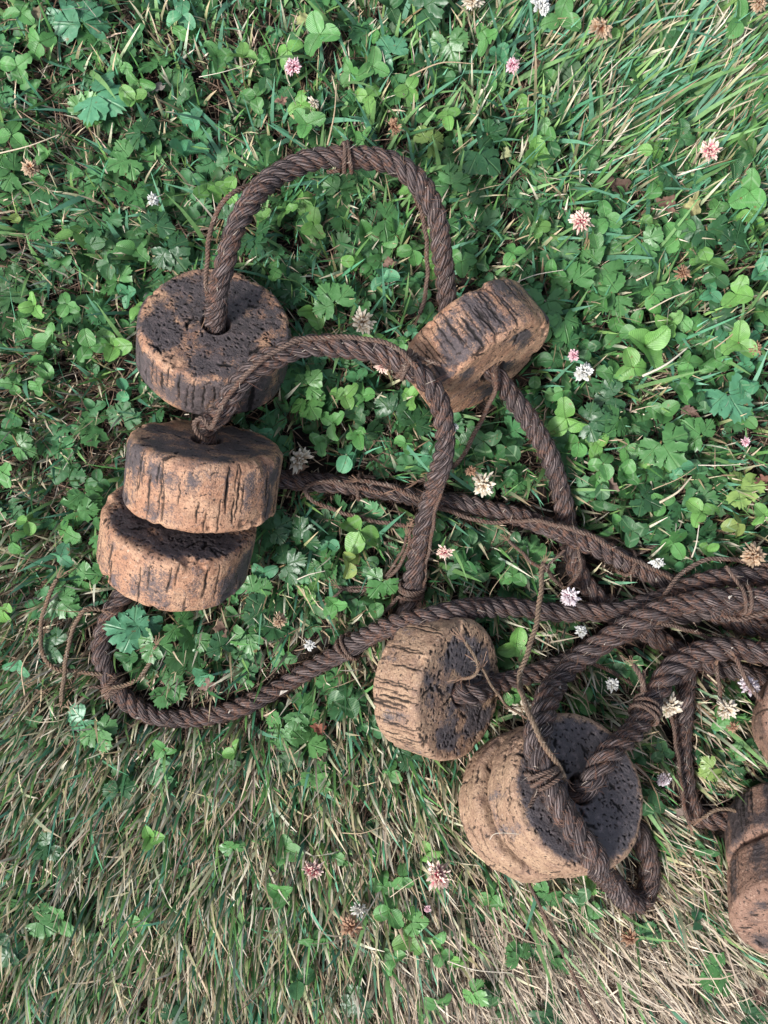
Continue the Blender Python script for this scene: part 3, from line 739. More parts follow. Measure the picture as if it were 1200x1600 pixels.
DENS = [[.50, .45, .42, .42, .50, .9, .95], [.55, .42, .40, .40, .48, .8, .7], [.75, .5, .42, .38, .38, .36, .40], [.9, .6, .40, .35, .30, .28, .30], [.95, .7, .38, .38, .34, .32, .34],
        [1, .8, .55, .55, .5, .45, .45], [1, 1, .92, .95, .9, .85, .8], [1, 1, 1, 1, 1, 1, 1], [1, 1, 1, 1, 1, 1, 1]]
DRY = [[.30, .30, .25, .25, .22, .20, .20], [.42, .35, .28, .25, .22, .25, .25], [.45, .30, .25, .25, .25, .22, .25], [.42, .35, .28, .28, .22, .2, .25], [.45, .38, .30, .32, .30, .28, .3],
       [.45, .42, .38, .35, .32, .35, .42], [.34, .27, .24, .27, .32, .40, .38], [.28, .26, .26, .40, .85, .72, .46], [.20, .24, .32, .76, 1.25, 1.25, .9]]
HGT = [[.8, .8, .8, .8, .9, 1.15, 1.2], [.7, .7, .8, .8, .9, 1.2, 1.1], [.7, .7, .8, .8, .8, .9, .9], [.65, .7, .8, .8, .8, .8, .8], [.65, .75, .8, .8, .8, .8, .8],
       [.8, .85, .9, .9, .9, .9, .9], [.95, .95, 1, 1, 1, 1, 1], [1, 1, 1.1, 1.1, 1.05, 1.05, 1.1], [1, 1.05, 1.1, 1.1, 1.1, 1.1, 1.1]]
GREENS = np.array([(0.075, 0.20, 0.055), (0.045, 0.145, 0.055), (0.11, 0.25, 0.07), (0.07, 0.23, 0.12), (0.17, 0.30, 0.09), (0.03, 0.10, 0.035), (0.12, 0.32, 0.20)])
STRAWS = np.array([(0.70, 0.58, 0.41), (0.60, 0.47, 0.30), (0.38, 0.26, 0.17), (0.78, 0.69, 0.55), (0.22, 0.14, 0.09), (0.64, 0.48, 0.37)])
THATCH = np.array([(0.08, 0.048, 0.035), (0.15, 0.095, 0.065), (0.045, 0.03, 0.022), (0.26, 0.18, 0.13), (0.03, 0.02, 0.016)])

def blades(count, kind, seed, region):
    r = np.random.default_rng(seed); x0, x1, y0, y1 = region
    X = r.uniform(x0, x1, count); Y = r.uniform(y0, y1, count)
    if x0 < -300:                       # the lawn round the frame, none of it inside
        out = (X < -80) | (X > 1280) | (Y < -80) | (Y > 1680); X, Y = X[out], Y[out]; count = len(X)
    dens = lerp_grid(DENS, X, Y); dry = lerp_grid(DRY, X, Y); hg = lerp_grid(HGT, X, Y)
    w3 = np.stack([X * S, -Y * S, X * 0], 1)
    patch = vnoise(w3, 32, 40, 3); patch2 = vnoise(w3, 75, 44, 2)
    if kind == 'green': pr = dens * (1 - dry * 0.95) * np.clip(0.35 + 1.5 * (patch2 - 0.18), 0, 1)
    elif kind == 'dry': pr = dens * np.clip(dry * 0.8 + (patch - 0.5) * 0.8, 0.03, 1) * np.where(Y > 900, 1, 0.72)
    else: pr = np.ones(count)
    if kind == 'green': pr = pr * (1 - 0.62 * sstep(1280, 1480, Y) * sstep(480, 700, X) * (1 - 0.6 * sstep(1000, 1150, X)))
    if kind == 'wide': pr = pr * np.where(Y > 900, 0.12, np.where((Y < 330) & (X > 500), 1, 0.4))
    keep = r.random(count) < pr; X, Y, hg, dry, patch = X[keep], Y[keep], hg[keep], dry[keep], patch[keep]; n = len(X)
    vec = np.stack([np.cos(np.radians(ANG)), np.sin(np.radians(ANG))], -1) * np.array(ALEN)[..., None]
    v = lerp_grid(vec, X, Y) + r.normal(0, 0.27, (n, 2))
    if kind == 'thatch': v = r.normal(0, 1, (n, 2))
    # tufts share a direction
    cid = (np.floor(X / 26) * 977 + np.floor(Y / 26)).astype(int)
    tr = np.random.default_rng(5).normal(0, 0.26, (4096, 2)); v = v + tr[cid % 4096]
    mag = np.linalg.norm(v, axis=1); ang = np.arctan2(v[:, 1], v[:, 0])
    root = np.stack([(X - 600) * S, (800 - Y) * S, np.zeros(n)], 1)
    L = hg * r.gamma(9, 1 / 9, n)
    if kind == 'green':
        L = L * 0.027; W = r.uniform(0.50, 1.25, n) * 1e-3; a0 = np.clip(0.12 + 0.42 * mag + r.normal(0, .18, n), 0.02, 1.2); a1 = a0 + r.uniform(0.2, 0.9, n)
        rt = np.random.default_rng(seed + 1).random(n); gc = GREENS[r.integers(0, len(GREENS), n)]
        gc = gc * r.uniform(0.75, 1.25, n)[:, None]
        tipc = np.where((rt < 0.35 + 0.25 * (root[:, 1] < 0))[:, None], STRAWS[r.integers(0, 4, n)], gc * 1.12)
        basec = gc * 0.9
    elif kind == 'dry':
        L = L * 0.0265; W = r.uniform(0.34, 0.80, n) * 1e-3; a0 = np.clip(0.25 + 0.5 * mag + r.normal(0, .28, n), 0.05, 1.5); a1 = a0 + r.uniform(-0.2, 0.9, n)
        pale = (sstep(1300, 1480, Y) * sstep(480, 720, X))[:, None]
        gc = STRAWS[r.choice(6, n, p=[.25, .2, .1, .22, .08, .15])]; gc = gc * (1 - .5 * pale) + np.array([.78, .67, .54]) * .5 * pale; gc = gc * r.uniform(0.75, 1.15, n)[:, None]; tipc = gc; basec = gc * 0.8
    elif kind == 'wide':
        L = L * 0.040; W = r.uniform(1.0, 1.9, n) * 1e-3; a0 = np.clip(0.3 + 0.5 * mag + r.normal(0, .2, n), 0.05, 1.2); a1 = a0 + r.uniform(0.3, 1.0, n)
        gc = np.array([(0.10, 0.25, 0.15), (0.12, 0.24, 0.08), (0.16, 0.30, 0.11), (0.08, 0.22, 0.13)])[r.integers(0, 4, n)] * r.uniform(0.8, 1.15, n)[:, None]
        tipc = gc * 1.1; basec = gc * 0.9
    else:
        L = r.uniform(0.008, 0.028, n); W = r.uniform(0.18, 0.42, n) * 1e-3; a0 = r.uniform(1.0, 1.55, n); a1 = a0 + r.uniform(-0.2, 0.35, n)
        root[:, 2] = r.uniform(0.000, 0.009, n)
        gc = THATCH[r.integers(0, len(THATCH), n)] * r.uniform(0.7, 1.2, n)[:, None]; tipc = gc; basec = gc
    a1 = np.clip(a1, 0, 1.85)
    seg = 5; pts = [root]; bend = r.normal(0, 0.25, n)
    if kind in ('thatch', 'dry'): bend = r.normal(0, 0.55, n)
    for k in range(1, seg):
        t = (k - 0.5) / (seg - 1); a = a0 + (a1 - a0) * t; h = ang + bend * t
        pts.append(pts[-1] + np.stack([np.sin(a) * np.cos(h), np.sin(a) * np.sin(h), np.cos(a)], 1) * (L / (seg - 1))[:, None])
    pts = np.stack(pts, 1)
    pts[..., 2] = np.maximum(pts[..., 2], 0.0008)
    flat = pts[:, 1:].reshape(-1, 3)
    lay = np.repeat(r.random(n) < 0.07, flat.shape[0] // n)      # a few blades lie over the ropes
    bad = (in_float(flat, 0.0006) | (near_rope(flat) & ~lay) | (lay & near_rope(flat, 0.0074, 0.0001))).reshape(n, -1).any(1) | in_float(pts[:, 0], 0)
    # nothing roots right under a float
    for f in FK:
        bad |= (np.hypot(root[:, 0] - f['c'].x, root[:, 1] - f['c'].y) < f['R'] * 0.72)
    bad |= over_float(flat).reshape(n, -1).any(1)
    ok = ~bad; pts, ang, W, tipc, basec = pts[ok], ang[ok], W[ok], tipc[ok], basec[ok]; n = len(pts)
    roll = r.normal(0, 0.6, n)
    side = np.stack([-np.sin(ang) * np.cos(roll), np.cos(ang) * np.cos(roll), np.sin(roll)], 1)
    prof = np.array([0.75, 1.0, 0.95, 0.65, 0.08])
    ww = W[:, None, None] * prof[None, :, None]
    V = np.stack([pts - side[:, None] * ww, pts + side[:, None] * ww], 2).reshape(-1, 3)
    tt = np.array([0, .25, .5, .8, 1.0]) ** 1.5
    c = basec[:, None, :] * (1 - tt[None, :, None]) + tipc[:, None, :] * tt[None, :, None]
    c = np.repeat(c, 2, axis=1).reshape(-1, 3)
    base = (np.arange(n) * seg * 2)[:, None]; k = np.arange(seg - 1)[None, :] * 2
    q4 = np.stack([base + k, base + k + 1, base + k + 3, base + k + 2], -1).reshape(-1, 4)
    return V, q4, np.clip(c, 0, 0.9)

FRAME = (-90, 1290, -90, 1690)
def field(name, label, specs, mat):
    Vs, Qs, Cs, off = [], [], [], 0
    for sp in specs:
        V, q, c = blades(*sp); Vs.append(V); Qs.append(q + off); Cs.append(c); off += len(V)
    o = mobj(name, mesh_np(name, np.concatenate(Vs), quads=np.concatenate(Qs), attrs={'tint': np.concatenate(Cs)}), mat)
    tag(o, label, name.replace('_', ' '), kind='stuff'); return o
FAR = (-700, 1900, -700, 2300)
field('grass', 'green lawn grass leaning downwards through the whole picture', [(72000, 'green', 61, FRAME), (7000, 'wide', 62, FRAME), (38000, 'green', 63, FAR)], M_GRASS)
field('dry_grass', 'pale straw coloured dead grass blades mixed into the lawn', [(88000, 'dry', 71, FRAME), (26000, 'dry', 73, FAR)], M_DEAD)
field('thatch', 'fine brown dead thatch lying on the soil', [(30000, 'thatch', 81, FRAME), (6000, 'thatch', 83, FAR)], M_DEAD)

# ------------------------------------------------------------------ small plants: shared meshes
def py_mesh(name, V, F, mat, uv=None, tint=None, smooth=True):
    me = bpy.data.meshes.new(name); me.from_pydata([tuple(v) for v in V], [], F)
    if smooth: me.polygons.foreach_set('use_smooth', [True] * len(me.polygons))
    if uv is not None:
        ul = me.uv_layers.new(name='UVMap')
        for lp in me.loops: ul.data[lp.index].uv = uv[lp.vertex_index]
    if tint is not None:
        at = me.attributes.new('tint', 'FLOAT_COLOR', 'POINT')
        for i, c in enumerate(tint): at.data[i].color = (*c, 1)
    me.materials.append(mat); me.update(); return me

def clover_leaflet(seed):
    r = random.Random(seed); nu, nv = 5, 8; V, UV, F = [], [], []
    fold = r.uniform(0.08, 0.75); cup = r.uniform(-0.15, 0.45); wid = r.uniform(0.74, 0.9); asym = r.uniform(-.06, .06)
    for j in range(nv):
        t = j / (nv - 1)
        w = wid * 0.5 * (math.sin(math.pi * min(1, t ** 0.80 * 0.93 + 0.03)) ** 0.62) if 0 < t < 1 else (0.03 if t == 0 else 0.13 * wid)
        for i in range(nu):
            s = (i / (nu - 1) - 0.5) * 2
            bite = 0.55 if (seed % 5 == 3 and j == 3 + seed % 3 and i == (seed % 2) * 4) else (0.75 if seed % 4 == 1 and j in (4, 5) and i == 0 else 1)
            x = s * w * bite + asym * math.sin(3 * t); y = t - (0.05 * (1 - abs(s)) if j == nv - 1 else 0) - 0.03 * abs(s) * (j == nv - 1)
            z = fold * abs(s) * w - cup * (t - 0.4) ** 2 + 0.02 * math.sin(9 * t + s * 4 + seed)
            V.append((x, y, z)); UV.append((0.5 + 0.5 * s * (w / (wid * .5)), t))
    for j in range(nv - 1):
        for i in range(nu - 1):
            a = j * nu + i; F.append((a, a + 1, a + nu + 1, a + nu))
    return py_mesh('leaflet', V, F, M_CLOVER, UV)

def butter_leaflet(seed):
    r = random.Random(seed)
    right = [(0.02, 0), (.15, .06), (.36, .10), (.44, .20), (.57, .24), (.56, .36), (.67, .46), (.57, .54), (.54, .66), (.40, .64), (.25, .50), (.31, .66), (.43, .74), (.35, .82), (.33, .93), (.20, .90), (.14, 1.0), (.06, .96), (0, 1.08)]
    right = [(x * r.uniform(.9, 1.12), y * r.uniform(.95, 1.05)) for x, y in right]
    left = [(-x * r.uniform(.9, 1.1), y * r.uniform(.96, 1.04)) for x, y in right[:-1]][::-1]
    out = right + left; n = len(out); c = (0, .36); cr = r.uniform(.5, 1.1)
    def z(x, y, edge): return 0.035 * cr * math.cos(math.atan2(x, y + .12) * 12) * edge + edge * r.uniform(-.02, .015) - 0.14 * cr * (y - .3) ** 2 - 0.22 * x * x * cr + 0.05 * abs(x)
    V = [(c[0], c[1], -0.02)]; UV = [(.5, c[1])]
    for f in (0.42, 0.75, 1.0):
        for x, y in out:
            X, Y = c[0] + (x - c[0]) * f, c[1] + (y - c[1]) * f; V.append((X, Y, z(X, Y, f))); UV.append((0.5 + math.atan2(X, Y + .12) / 3.14, math.hypot(X, Y)))
    F = [(0, 1 + i, 1 + (i + 1) % n) for i in range(n)]
    for k in (0, 1):
        for i in range(n):
            a = 1 + k * n + i; b = 1 + k * n + (i + 1) % n; F.append((a, a + n, b + n, b))
    return py_mesh('leaflet', V, F, M_BUTTER, UV)

def stalk_mesh(pts, rad, col, sides=5, name='stalk'):
    q, s = catmull(pts, max(0.002, np.linalg.norm(np.array(pts[-1]) - np.array(pts[0])) / 7))
    V, q4, uv = tube(q, np.linspace(rad * 1.15, rad * 0.9, len(q)), sides)
    me = mesh_np(name, V, quads=q4, attrs={'tint': np.tile([col], (len(V), 1))}); me.materials.append(M_STALK); return me

CL = [clover_leaflet(i) for i in range(14)]
BL = [butter_leaflet(i) for i in range(6)]
STK = []     # (mesh, tip offset) unit height 0.022
for i in range(6):
    a = i * 1.05; l = 0.004 + 0.003 * (i % 3)
    tip = (math.cos(a) * l, math.sin(a) * l, 0.022)
    STK.append((stalk_mesh([(0, 0, -0.003), (tip[0] * .2, tip[1] * .1, 0.008), (tip[0] * .7, tip[1] * .6, 0.016), tip], 0.00042, [(0.14, 0.24, 0.07), (0.18, 0.27, 0.09), (0.22, 0.16, 0.08)][i % 3]), tip))

LAND = [(335, 530, 'the charred float'), (746, 542, 'the tilted float'), (300, 790, 'the leaning floats'), (685, 1070, 'the wavy faced float'),
        (870, 1245, 'the stacked floats'), (1210, 1380, 'the reddish float'), (545, 250, 'the high arch crown'), (560, 545, 'the low arch'), (720, 785, 'the middle rope'),
        (880, 780, 'the hanging rope'), (1090, 960, 'the rope crossing'), (170, 1060, 'the rope bend'), (400, 1095, 'the curving rope'),
        (1072, 1180, 'the dropping rope'), (458, 105, 'the lone pink flower'), (940, 42, 'the tan flower'), (908, 345, 'the ragged red flower'),
        (1110, 235, 'the rosy flower'), (1068, 427, 'the small brown flower'), (912, 582, 'the full white flower'),
        (490, 1360, 'the bottom pink flower'), (684, 1368, 'the spiky pink flower'), (1165, 690, 'the drooping pink flower'), (148, 145, 'the big toothed leaf')]
def where(px, py):
    d, lx, ly, ph = min((math.hypot(px - a, py - b), a, b, c) for a, b, c in LAND)
    dx, dy = px - lx, py - ly
    if abs(dx) > 2.2 * abs(dy): w = 'right of' if dx > 0 else 'left of'
    elif abs(dy) > 2.2 * abs(dx): w = 'below' if dy > 0 else 'above'
    else: w = ('lower ' if dy > 0 else 'upper ') + ('right of' if dx > 0 else 'left of')
    return w, ph

TAKEN = []
def free(px, py, z, rad, soft=True, gap=0.8):
    c = np.array(P(px, py, z))
    a = np.linspace(0, 6.28, 10)[:-1]
    ring = np.array([c] + [c + np.array([math.cos(t) * rad * .85, math.sin(t) * rad * .85, 0]) for t in a])
    if over_float(ring, 0.001).any(): return False
    if near_rope(ring, 0.009, 0.0085).any(): return False
    for (x, y, rr) in TAKEN:
        if math.hypot(px - x, py - y) * S < (rad + rr) * gap: return False
    return True

CG = {'bright green': (0.17, 0.37, 0.09), 'mid green': (0.105, 0.28, 0.08), 'dark green': (0.045, 0.14, 0.05), 'bluish green': (0.095, 0.30, 0.15), 'yellowish green': (0.30, 0.41, 0.11)}
PENDING = []     # labels given at the end, when look-alikes are known
def clover(px, py, rad, colname, r):
    """rad: radius of the whole leaf in metres"""
    sc = r.uniform(0.75, 1.25) if rad < 0.014 else r.uniform(1.1, 1.5)
    me, tip = STK[r.randrange(6)]; az = r.uniform(0, 6.28); z = tip[2] * sc
    # far outwards things lean the same way as the grass
    t = P(px, py, z); off = Matrix.Rotation(az, 3, 'Z') @ Vector((tip[0], tip[1], 0)) * sc
    root = empty('clover_leaf', (t.x - off.x, t.y - off.y, 0), (0, 0, az))
    s_ = mobj('petiole', me, None, root); s_.scale = (sc,) * 3
    nl = 3; base = r.uniform(0, 6.28); tilt = Matrix.Rotation(r.gauss(0, .38), 4, 'X') @ Matrix.Rotation(r.gauss(0, .38), 4, 'Y')
    col = CG[colname]
    droop = r.uniform(-0.6, 0.75)
    for k in range(nl):
        o = mobj('leaflet', CL[r.randrange(14)], None, root)
        L = rad * r.uniform(0.9, 1.06)
        m = Matrix.Translation(Vector(tip) * sc) @ tilt @ Matrix.Rotation(base + k * 2.094 + r.gauss(0, .16), 4, 'Z') @ Matrix.Rotation(-droop + r.gauss(0, .22), 4, 'X') @ Matrix.Rotation(r.gauss(0, .2), 4, 'Y') @ Matrix.Scale(L, 4)
        o.matrix_basis = m
        j = r.uniform(.85, 1.15); o.color = (col[0] * j, col[1] * j * r.uniform(.95, 1.05), col[2] * j, 1)
    size = 'small' if rad < 0.0095 else ('large' if rad > 0.0135 else 'medium')
    PENDING.append((root, 'clover leaf', size, colname, px, py)); TAKEN.append((px, py, rad * 0.8))
    return root

BG = {'dark green': (0.034, 0.105, 0.042), 'mid green': (0.08, 0.215, 0.065), 'bluish green': (0.095, 0.28, 0.15), 'yellowish green': (0.24, 0.36, 0.10), 'bright green': (0.11, 0.27, 0.075)}
def buttercup(px, py, rad, colname, r, h=None):
    sc = (h or r.uniform(0.8, 1.25)); me, tip = STK[r.randrange(6)]; az = r.uniform(0, 6.28); z = tip[2] * sc
    t = P(px, py, z); off = Matrix.Rotation(az, 3, 'Z') @ Vector((tip[0], tip[1], 0)) * sc
    root = empty('buttercup_leaf', (t.x - off.x, t.y - off.y, 0), (0, 0, az))
    s_ = mobj('petiole', me, None, root); s_.scale = (sc * 1.5, sc * 1.5, sc); s_.location = (-tip[0] * .5 * sc, -tip[1] * .5 * sc, 0)
    tilt = Matrix.Rotation(r.gauss(0, .25), 4, 'X') @ Matrix.Rotation(r.gauss(0, .25), 4, 'Y'); base = r.uniform(0, 6.28); col = BG[colname]
    for k, (a, f) in enumerate(((0, 1.0), (1.35, .9), (-1.35, .9))):
        o = mobj('leaflet', BL[r.randrange(6)], None, root); L = rad * f * r.uniform(.92, 1.05)
        m = Matrix.Translation(Vector(tip) * sc) @ tilt @ Matrix.Rotation(base + a + r.gauss(0, .1), 4, 'Z') @ Matrix.Translation((0, rad * (.06 if k else .12), 0)) @ Matrix.Rotation(r.gauss(-.12, .22), 4, 'X') @ Matrix.Rotation(r.gauss(0, .2), 4, 'Y') @ Matrix.Scale(L, 4)
        o.matrix_basis = m
        j = r.uniform(.85, 1.15); o.color = (col[0] * j, col[1] * j, col[2] * j, 1)
    size = 'small' if rad < 0.0125 else ('large' if rad > 0.0175 else 'medium')
    PENDING.append((root, 'toothed buttercup leaf', size, colname, px, py)); TAKEN.append((px, py, rad * 0.8))
    return root

# ------------------------------------------------------------------ flowers
def head_mesh(kind, seed):
    r = random.Random(seed); V, F, C = [], [], []
    inner, mid, tipc, n, low, ragged = {
        'pink': ((.45, .05, .12), (.75, .20, .32), (.95, .66, .70), 46, -0.1, .10),
        'pinkwhite': ((.30, .04, .10), (.72, .45, .52), (.90, .80, .82), 52, -0.15, .08),
        'white': ((.45, .42, .25), (.74, .72, .62), (.88, .88, .84), 52, -0.15, .12),
        'red': ((.62, .04, .12), (.80, .18, .27), (.95, .72, .60), 44, -0.2, .20),
        'cream': ((.30, .15, .07), (.62, .47, .32), (.80, .72, .58), 40, -0.45, .28),
        'tan': ((.38, .12, .08), (.45, .24, .13), (.60, .44, .30), 50, -0.55, .16),
        'brown': ((.18, .06, .04), (.32, .15, .09), (.46, .28, .18), 42, -0.6, .25),
        'grey': ((.30, .25, .2), (.55, .52, .46), (.7, .68, .62), 22, -0.3, .35)}[kind]
    n = int(n * 1.8)
    for i in range(n):
        zz = 1 - (i + .5) / n * (1 - low); a = i * 2.39996 + r.gauss(0, .25); rr = math.sqrt(max(0, 1 - zz * zz))
        d = Vector((rr * math.cos(a), rr * math.sin(a), zz * .8)) + Vector((r.gauss(0, .08), r.gauss(0, .08), r.gauss(0, .08))); d.normalize()
        L = 1.0 + r.gauss(0, ragged); L = max(.55, min(1.35, L)) * (0.80 + 0.2 * (1 - zz)); w = r.uniform(.075, .125) * (1.1 if kind in ('cream', 'grey') else 1)
        u = d.orthogonal().normalized(); v = d.cross(u); b = len(V)
        st = [(0.12, .4), (0.5, .8), (.8, 1.25), (1.0, .35)]
        cs = [inner, mid, tipc, tipc]; g = r.uniform(.85, 1.12)
        L *= 0.92
        curl = Vector((r.gauss(0, .1), r.gauss(0, .1), -.12 if kind in ('cream', 'tan', 'brown') else .02))
        for (t, ww), c in zip(st, cs):
            p = d * (t * L) + curl * t * t
            for k in range(3):
                aa = k * 2.094; V.append(p + (u * math.cos(aa) + v * math.sin(aa)) * w * ww); C.append(tuple(min(.9, x * g * .80) for x in c))
        for s in range(3):
            for k in range(3):
                F.append((b + s * 3 + k, b + s * 3 + (k + 1) % 3, b + s * 3 + 3 + (k + 1) % 3, b + s * 3 + 3 + k))
        F.append((b + 9, b + 10, b + 11))
    return py_mesh('florets', V, F, M_FLOR, tint=C, smooth=False)
HEADS = {k: [head_mesh(k, 31 * i + j) for j in range(2)] for i, k in enumerate(('pink', 'pinkwhite', 'white', 'red', 'cream', 'tan', 'brown', 'grey'))}
FSTEM = [stalk_mesh([(0.004 * math.cos(a), 0.004 * math.sin(a), -0.03), (0.002, 0.001, -0.015), (0, 0, 0)], 0.0006, (0.20, 0.16, 0.07), name='stem') for a in (0, 2, 4)]
FLOWERS = [
 (458, 105, 34, 'pink', 'pink clover flower standing alone above the crown of the high arch'),
 (800, 102, 26, 'pink', 'small round pink clover bud at the top, right of the middle'),
 (940, 42, 42, 'tan', 'large withered tan clover flower near the top edge'),
 (843, 10, 42, 'white', 'creamy white clover flower cut by the top edge'),
 (738, 1, 34, 'cream', 'withered peach clover flower at the top edge above the small pink bud'),
 (1186, 4, 34, 'tan', 'withered brown clover flower in the top right corner'),
 (616, 197, 28, 'brown', 'brown star shaped dead clover flower just above the high arch'),
 (908, 345, 38, 'red', 'ragged red and white clover flower at the upper right among buttercup leaves'),
 (1110, 235, 36, 'red', 'rosy round clover flower near the right edge below the long grass tuft'),
 (1068, 427, 26, 'brown', 'small brown withered clover flower between two leaves at the right'),
 (239, 312, 22, 'white', 'tiny whitish clover flower left of the high arch'),
 (490, 160, 20, 'cream', 'small shrivelled pinkish flower below the lone pink clover flower'),
 (567, 503, 42, 'cream', 'withered cream clover flower resting above the low arch'),
 (598, 572, 28, 'red', 'bright red clover flower peeping from under the low arch'),
 (897, 555, 24, 'pink', 'little pale pink clover flower touching a white one, right of the tilted float'),
 (913, 583, 38, 'white', 'full white clover flower right of the tilted float'),
 (469, 718, 42, 'cream', 'cream and pink withered clover flower right of the leaning floats'),
 (755, 757, 40, 'cream', 'withered cream clover flower between the low arch foot and the hanging rope'),
 (736, 735, 20, 'brown', 'small brown dead flower tucked beside the cream one above the middle rope'),
 (695, 862, 28, 'red', 'dull red clover flower right of the low arch foot'),
 (890, 932, 36, 'pinkwhite', 'white clover flower with dark pink heart beside the bent rope'),
 (908, 987, 24, 'white', 'half hidden whitish clover flower just below the horizontal rope'),
 (1027, 878, 26, 'white', 'small white petals above the middle rope near the right'),
 (1178, 868, 44, 'tan', 'large withered tan clover flower at the right edge above the thick ropes'),
 (957, 1070, 24, 'white', 'small white clover flower left of the frayed rope'),
 (1047, 1104, 38, 'cream', 'spiky pale cream clover flower right of the frayed rope lashing'),
 (1170, 1072, 40, 'pinkwhite', 'pink and white clover flower crossed by a twine at the right edge'),
 (1136, 1108, 34, 'cream', 'withered brown and cream clover flower right of the straight dropping rope'),
 (1146, 1136, 20, 'brown', 'tiny brown dead floret cluster below the withered brown and cream flower'),
 (1037, 1218, 26, 'pinkwhite', 'round whitish clover flower with brown middle between stacked floats and dropping rope'),
 (490, 1360, 36, 'red', 'pink and yellow clover flower on a reddish stem near the bottom'),
 (684, 1368, 46, 'red', 'big spiky pink and cream clover flower below the stacked floats on the left'),
 (668, 1420, 14, 'pink', 'tiny pink clover bud under the big spiky pink flower'),
 (562, 1421, 28, 'grey', 'pale grey dried flower near the bottom middle'),
 (548, 1448, 38, 'brown', 'brown withered clover flower under the pale grey dried one'),
 (438, 970, 28, 'tan', 'orange brown withered clover flower inside the lower left rope curve'),
 (815, 1106, 34, 'cream', 'pinkish cream clover flower behind the straight twine by the stacked floats'),
 (48, 262, 30, 'tan', 'dry tan flower near the left edge below the big toothed leaf'),
 (985, 1466, 30, 'brown', 'dead brown flower in dry grass below the rope loop'),
 (1165, 690, 18, 'pink', 'tiny drooping pink clover flower near the right edge'),
 (710, 668, 14, 'white', 'small white tuft stuck beside the low arch above its foot'),
 (1182, 545, 24, 'brown', 'brown dead flower at the right edge level with the tilted float'),
 (484, 1008, 20, 'white', 'little white dried petals above the rising lower left rope'),
]
for i, (px, py, dia, kind, label) in enumerate(FLOWERS):
    r = random.Random(900 + i); rad = dia / 2 * S * 0.86
    z = 0.030 + rad * .5
    if near_rope(np.array([P(px, py, z)]), .008, .0085).any(): z += .0
    if kind == 'white' and (px, py) in ((710, 668),): z = .078
    root = empty('clover_flower', P(px, py, z))
    tag(root, label, 'flower', 'clover flowers in the lawn')
    h = mobj('florets', HEADS[kind][i % 2], None, root); h.scale = (rad,) * 3; h['kind'] = 'stuff'
    h.rotation_euler = (r.gauss(0, .45), r.gauss(0, .45), r.uniform(0, 6.28))
    s_ = mobj('stem', FSTEM[i % 3], None, root); s_.scale = (1, 1, z / .03)
    TAKEN.append((px, py, rad * .9))

